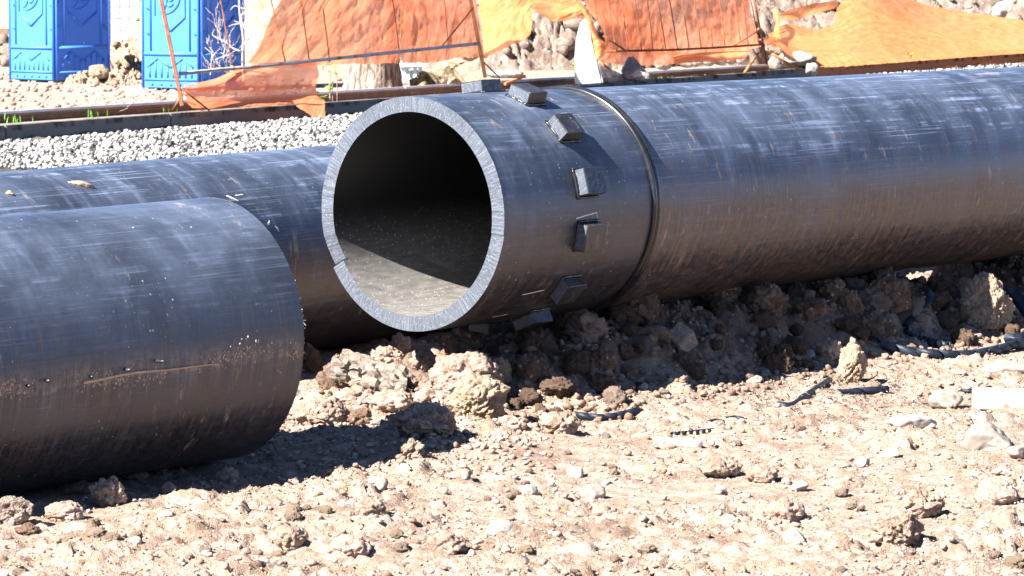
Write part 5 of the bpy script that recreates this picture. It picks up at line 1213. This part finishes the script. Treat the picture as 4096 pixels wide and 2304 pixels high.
def ribbon(path, widths, wdirs, thick=0.002, n=40):
    P_ = crom(path, n); W_ = crom(np.asarray(wdirs, float), n); W_ /= np.linalg.norm(W_, axis=1, keepdims=True); w = np.interp(np.linspace(0, 1, n), np.linspace(0, 1, len(widths)), widths)
    V = []
    for i in range(n):
        t = P_[min(i + 1, n - 1)] - P_[max(i - 1, 0)]; nn = np.cross(t, W_[i]); nn /= np.linalg.norm(nn) + 1e-9
        for e, q in ((-.5, .5), (.5, .5), (.5, -.5), (-.5, -.5)): V.append(P_[i] + W_[i] * w[i] * e + nn * thick * q)
    return np.array(V), [tuple(int(k) for k in f) for f in grid_faces(n, 4, True)] + [(3, 2, 1, 0), tuple((n - 1) * 4 + k for k in range(4))]
GR = 'curled black plastic shavings'
def shaving(V, F, label, cat='shaving'): return thing('plastic_shaving', V, F, M['swarf'], label, cat, GR, True)
px2m = lambda px, d=16.0: px * d / FPX
shaving(*helix([gpt(2292, 1683, .022), gpt(2400, 1690, .016), gpt(2480, 1680, .018), gpt(2552, 1664, .020)], .0155, .062, .985, 1.2), 'tube-like black shaving alone on open sunlit soil below the collar')
shaving(*helix([gpt(3485, 1402, .024), gpt(3600, 1420, .022), gpt(3740, 1436, .022), gpt(3870, 1440, .022), gpt(3990, 1420, .026), gpt(4060, 1402, .03)], .0225, .105, .90, .4), 'longest black spiral shaving, lying across the right side')
shaving(*helix([gpt(3612, 1345, .030), gpt(3680, 1372, .024), gpt(3740, 1392, .02), gpt(3802, 1402, .018)], .0215, .034, .86, .4, wob=0.05), 'ribbed black spiral shaving just behind the longest one')
shaving(*helix([gpt(4020, 1400, .05), gpt(4075, 1404, .045), gpt(4140, 1380, .04)], .042, .12, .85, 2.2), 'wide shiny black curl at the right edge')
pr_ = [P(3608, 1328, 18.3), P(3640, 1282, 18.35), P(3680, 1240, 18.4), P(3712, 1200, 18.45), P(3716, 1168, 18.5), P(3692, 1152, 18.6), P(3668, 1158, 18.7)]
shaving(*ribbon(pr_, [.045, .055, .06, .058, .05, .045, .03], [(1, .3, -.1), (1, .35, .0), (1, .3, .2), (1, .3, .1), (1, .8, 0), (.6, 1, .1), (.4, 1, .2)]), 'blue-black ribbon of plastic curling up against the pipe shadow')
pr_ = [P(3742, 1180, 18.95), P(3756, 1205, 18.95), P(3778, 1222, 18.9), P(3805, 1222, 18.9), P(3835, 1200, 18.95)]
shaving(*ribbon(pr_, [.035, .03, .025, .02, .012], [(.2, 0, 1), (.3, .2, 1), (0, .6, 1), (0, .6, 1), (0, .2, 1)]), 'short shiny curl of plastic behind the blue-black ribbon')
pr_ = [P(4030, 1150, 18.9), P(4060, 1185, 18.9), P(4092, 1225, 18.85), P(4110, 1270, 18.8)]
shaving(*ribbon(pr_, [.05, .07, .06, .04], [(.8, 0, .5), (.8, 0, .5), (.9, 0, .3), (.9, 0, .2)]), 'dark ribbon of plastic right of the largest clod')
a_ = np.linspace(-0.2, math.pi + 0.4, 14); c_ = gpt(3462, 1528, .03)
shaving(*ribbon([c_ + np.array([math.cos(-x) * .055, -0.02 + 0.02 * math.cos(x), math.sin(-x) * .030 + 0.012]) for x in a_], [.008, .016, .018, .012], [(0, 1, .2)] * 14, .0015), 'thin black hoop of plastic at the foot of the toothlike clod')
shaving(*helix([gpt(3205, 1606, .014), gpt(3255, 1575, .014), gpt(3318, 1536, .014)], .0145, .018, .62, 0), 'tightly coiled black shaving pointing away, left of the thick tube')
shaving(*helix([gpt(3345, 1578, .012), gpt(3450, 1578, .016), gpt(3550, 1572, .017)], .0165, .11, .93, 2.4), 'thick half-open black tube shaving in front of the toothlike clod')
shaving(*ribbon([gpt(3110, 1628, .02), gpt(3160, 1632, .014), gpt(3205, 1615, .022), gpt(3250, 1600, .018)], [.012, .03, .034, .014], [(.3, .5, .8), (0, .8, .6), (0, .9, .4), (0, .6, .8)]), 'twisted flat strip of black plastic below the coiled shaving')
shaving(*helix([gpt(2826, 1706, .011), gpt(2860, 1700, .013), gpt(2892, 1704, .011)], .0125, .07, .95, 1), 'left stub of black shaving above the crushed bottle')
shaving(*helix([gpt(2894, 1692, .013), gpt(2930, 1688, .014), gpt(2972, 1692, .012)], .0135, .06, .95, 2), 'right stub of black shaving above the crushed bottle')
shaving(*helix([gpt(2620, 1752, .007), gpt(2720, 1746, .009), gpt(2810, 1738, .011), gpt(2900, 1730, .010)], .0115, .032, .5, 0), 'loose wavy black coil just above the crushed bottle')
shaving(*helix([gpt(3830, 1580, .012), gpt(3900, 1578, .012), gpt(3960, 1566, .012)], .013, .06, .9, 0), 'black shaving behind the white timber block')
shaving(*ribbon([gpt(3785, 1628, .012), gpt(3820, 1610, .02), gpt(3850, 1600, .012)], [.01, .02, .01], [(0, .5, .8)] * 3), 'small black scrap between the leaf-shaped stone and the timber block')
shaving(*ribbon([gpt(3690, 1622, .008), gpt(3730, 1624, .012), gpt(3770, 1618, .008)], [.006, .012, .006], [(0, .9, .3)] * 3), 'small flat black scrap left of the leaf-shaped stone')
shaving(*ribbon([P(1800, 1338, 16.6), P(1840, 1320, 16.6), P(1875, 1326, 16.65)], [.03, .05, .03], [(0, .4, .9)] * 3), 'scrap of shiny plastic under the fitting, left of the lowest block')
# fine black shreds below the collar and the long pipe
pr = []
for i in range(1500):
    if i % 3 == 0: px, py = RNG.uniform(2150, 3600), RNG.normal(1520, 26)
    elif i % 3 == 1: px, py = RNG.normal(2500, 180), RNG.normal(1500, 28)
    else: px, py = RNG.normal(3300, 260), RNG.normal(1590, 40)
    g = G(px, py, 0.01); z = gh([g[0]], [g[1]])[0] if i < 0 else 0; pr.append((g, i))
gx_ = np.array([p[0][0] for p in pr]); gy_ = np.array([p[0][1] for p in pr]); gz_ = gh(gx_, gy_); out = []
for (x, y, z) in zip(gx_, gy_, gz_):
    L = RNG.uniform(0.008, 0.035); a = RNG.uniform(0, 6.28); dv = np.array([math.cos(a), math.sin(a), 0]); w = np.array([-dv[1], dv[0], 0.5]) * RNG.uniform(.001, .0024); c0 = np.array([x, y, z + 0.004]); up = np.array([0, 0, RNG.uniform(0, .010)])
    out.append((np.array([c0 - dv * L / 2 - w, c0 - dv * L / 2 + w, c0 + up - w, c0 + up + w, c0 + dv * L / 2 - w, c0 + dv * L / 2 + w]), [(0, 1, 3, 2), (2, 3, 5, 4)]))
V, F = join(out); tag(obj('black_shreds', V, F, M['swarf']), kind='stuff')

# white timber block at the right edge, crushed bottle, twigs
g = gpt(3985, 1668, 0.0); V, F = bar(gpt(3905, 1640, .050) , gpt(4150, 1652, .052), 0.10, 0.085, (0, 0, 1)); V, F = bevelled(V, F, 0.004, 2, 2, 0.003, 4, 10)
thing('timber_block', V, F, M['timber'], 'pale squared timber block cut off by the right edge', 'timber')
def bottle():
    a, b = gpt(2592, 1778, .014), gpt(2800, 1800, .022); t = np.linspace(0, 1, 46); n = 28
    R = np.interp(t, [0, .045, .05, .10, .16, .30, .5, .75, .92, 1], [.012, .012, .0095, .010, .020, .030, .030, .033, .032, .022])
    d = (b - a) / np.linalg.norm(b - a); X_, Y_, D_ = frame(d); V = []
    for i in range(46):
        for k in range(n):
            al = 2 * math.pi * k / n; cr = 1 + (0.28 * fbm(np.array([[t[i] * 6, math.cos(al) * 1.6, math.sin(al) * 1.6]]), 3, 4)[0] if t[i] > .15 else 0)
            V.append(a + (b - a) * t[i] + X_ * math.cos(al) * R[i] * cr + Y_ * math.sin(al) * R[i] * cr * (1 - 0.45 * (t[i] > .2)))
    root = empty('crushed_bottle', (a[0], a[1], a[2] - .014), 'crushed translucent white bottle half sunk in the sunlit soil', 'bottle')
    F = [tuple(int(q) for q in f) for f in grid_faces(46, n, True)] + [tuple(range(n))[::-1], tuple(range(45 * n, 46 * n))]
    obj('bottle_body', np.array(V), F, M['bottle'], root, True)
    V2, F2 = tube([a - d * .006, a + d * .010], .0132, 16); obj('cap', V2, F2, M['white_plastic'], root)
bottle()
def twig(pts, r0, label, mat='twig_brown', grp=None):
    V, F = tube(crom(pts, len(pts) * 6), np.linspace(r0, r0 * .5, len(pts) * 6), 6); thing('twig', V, F, M[mat], label, 'twig', grp, True)
twig([gpt(2818, 1508, .004), gpt(2822, 1485, .02), gpt(2806, 1468, .034), gpt(2798, 1455, .05)], .003, 'thin orange root sticking up at the shadow edge', 'rust_light')
twig([gpt(250, 2080, .01), gpt(290, 2120, .012), gpt(330, 2150, .01)], .004, 'pale straw on the sunlit ground at left', 'twig')
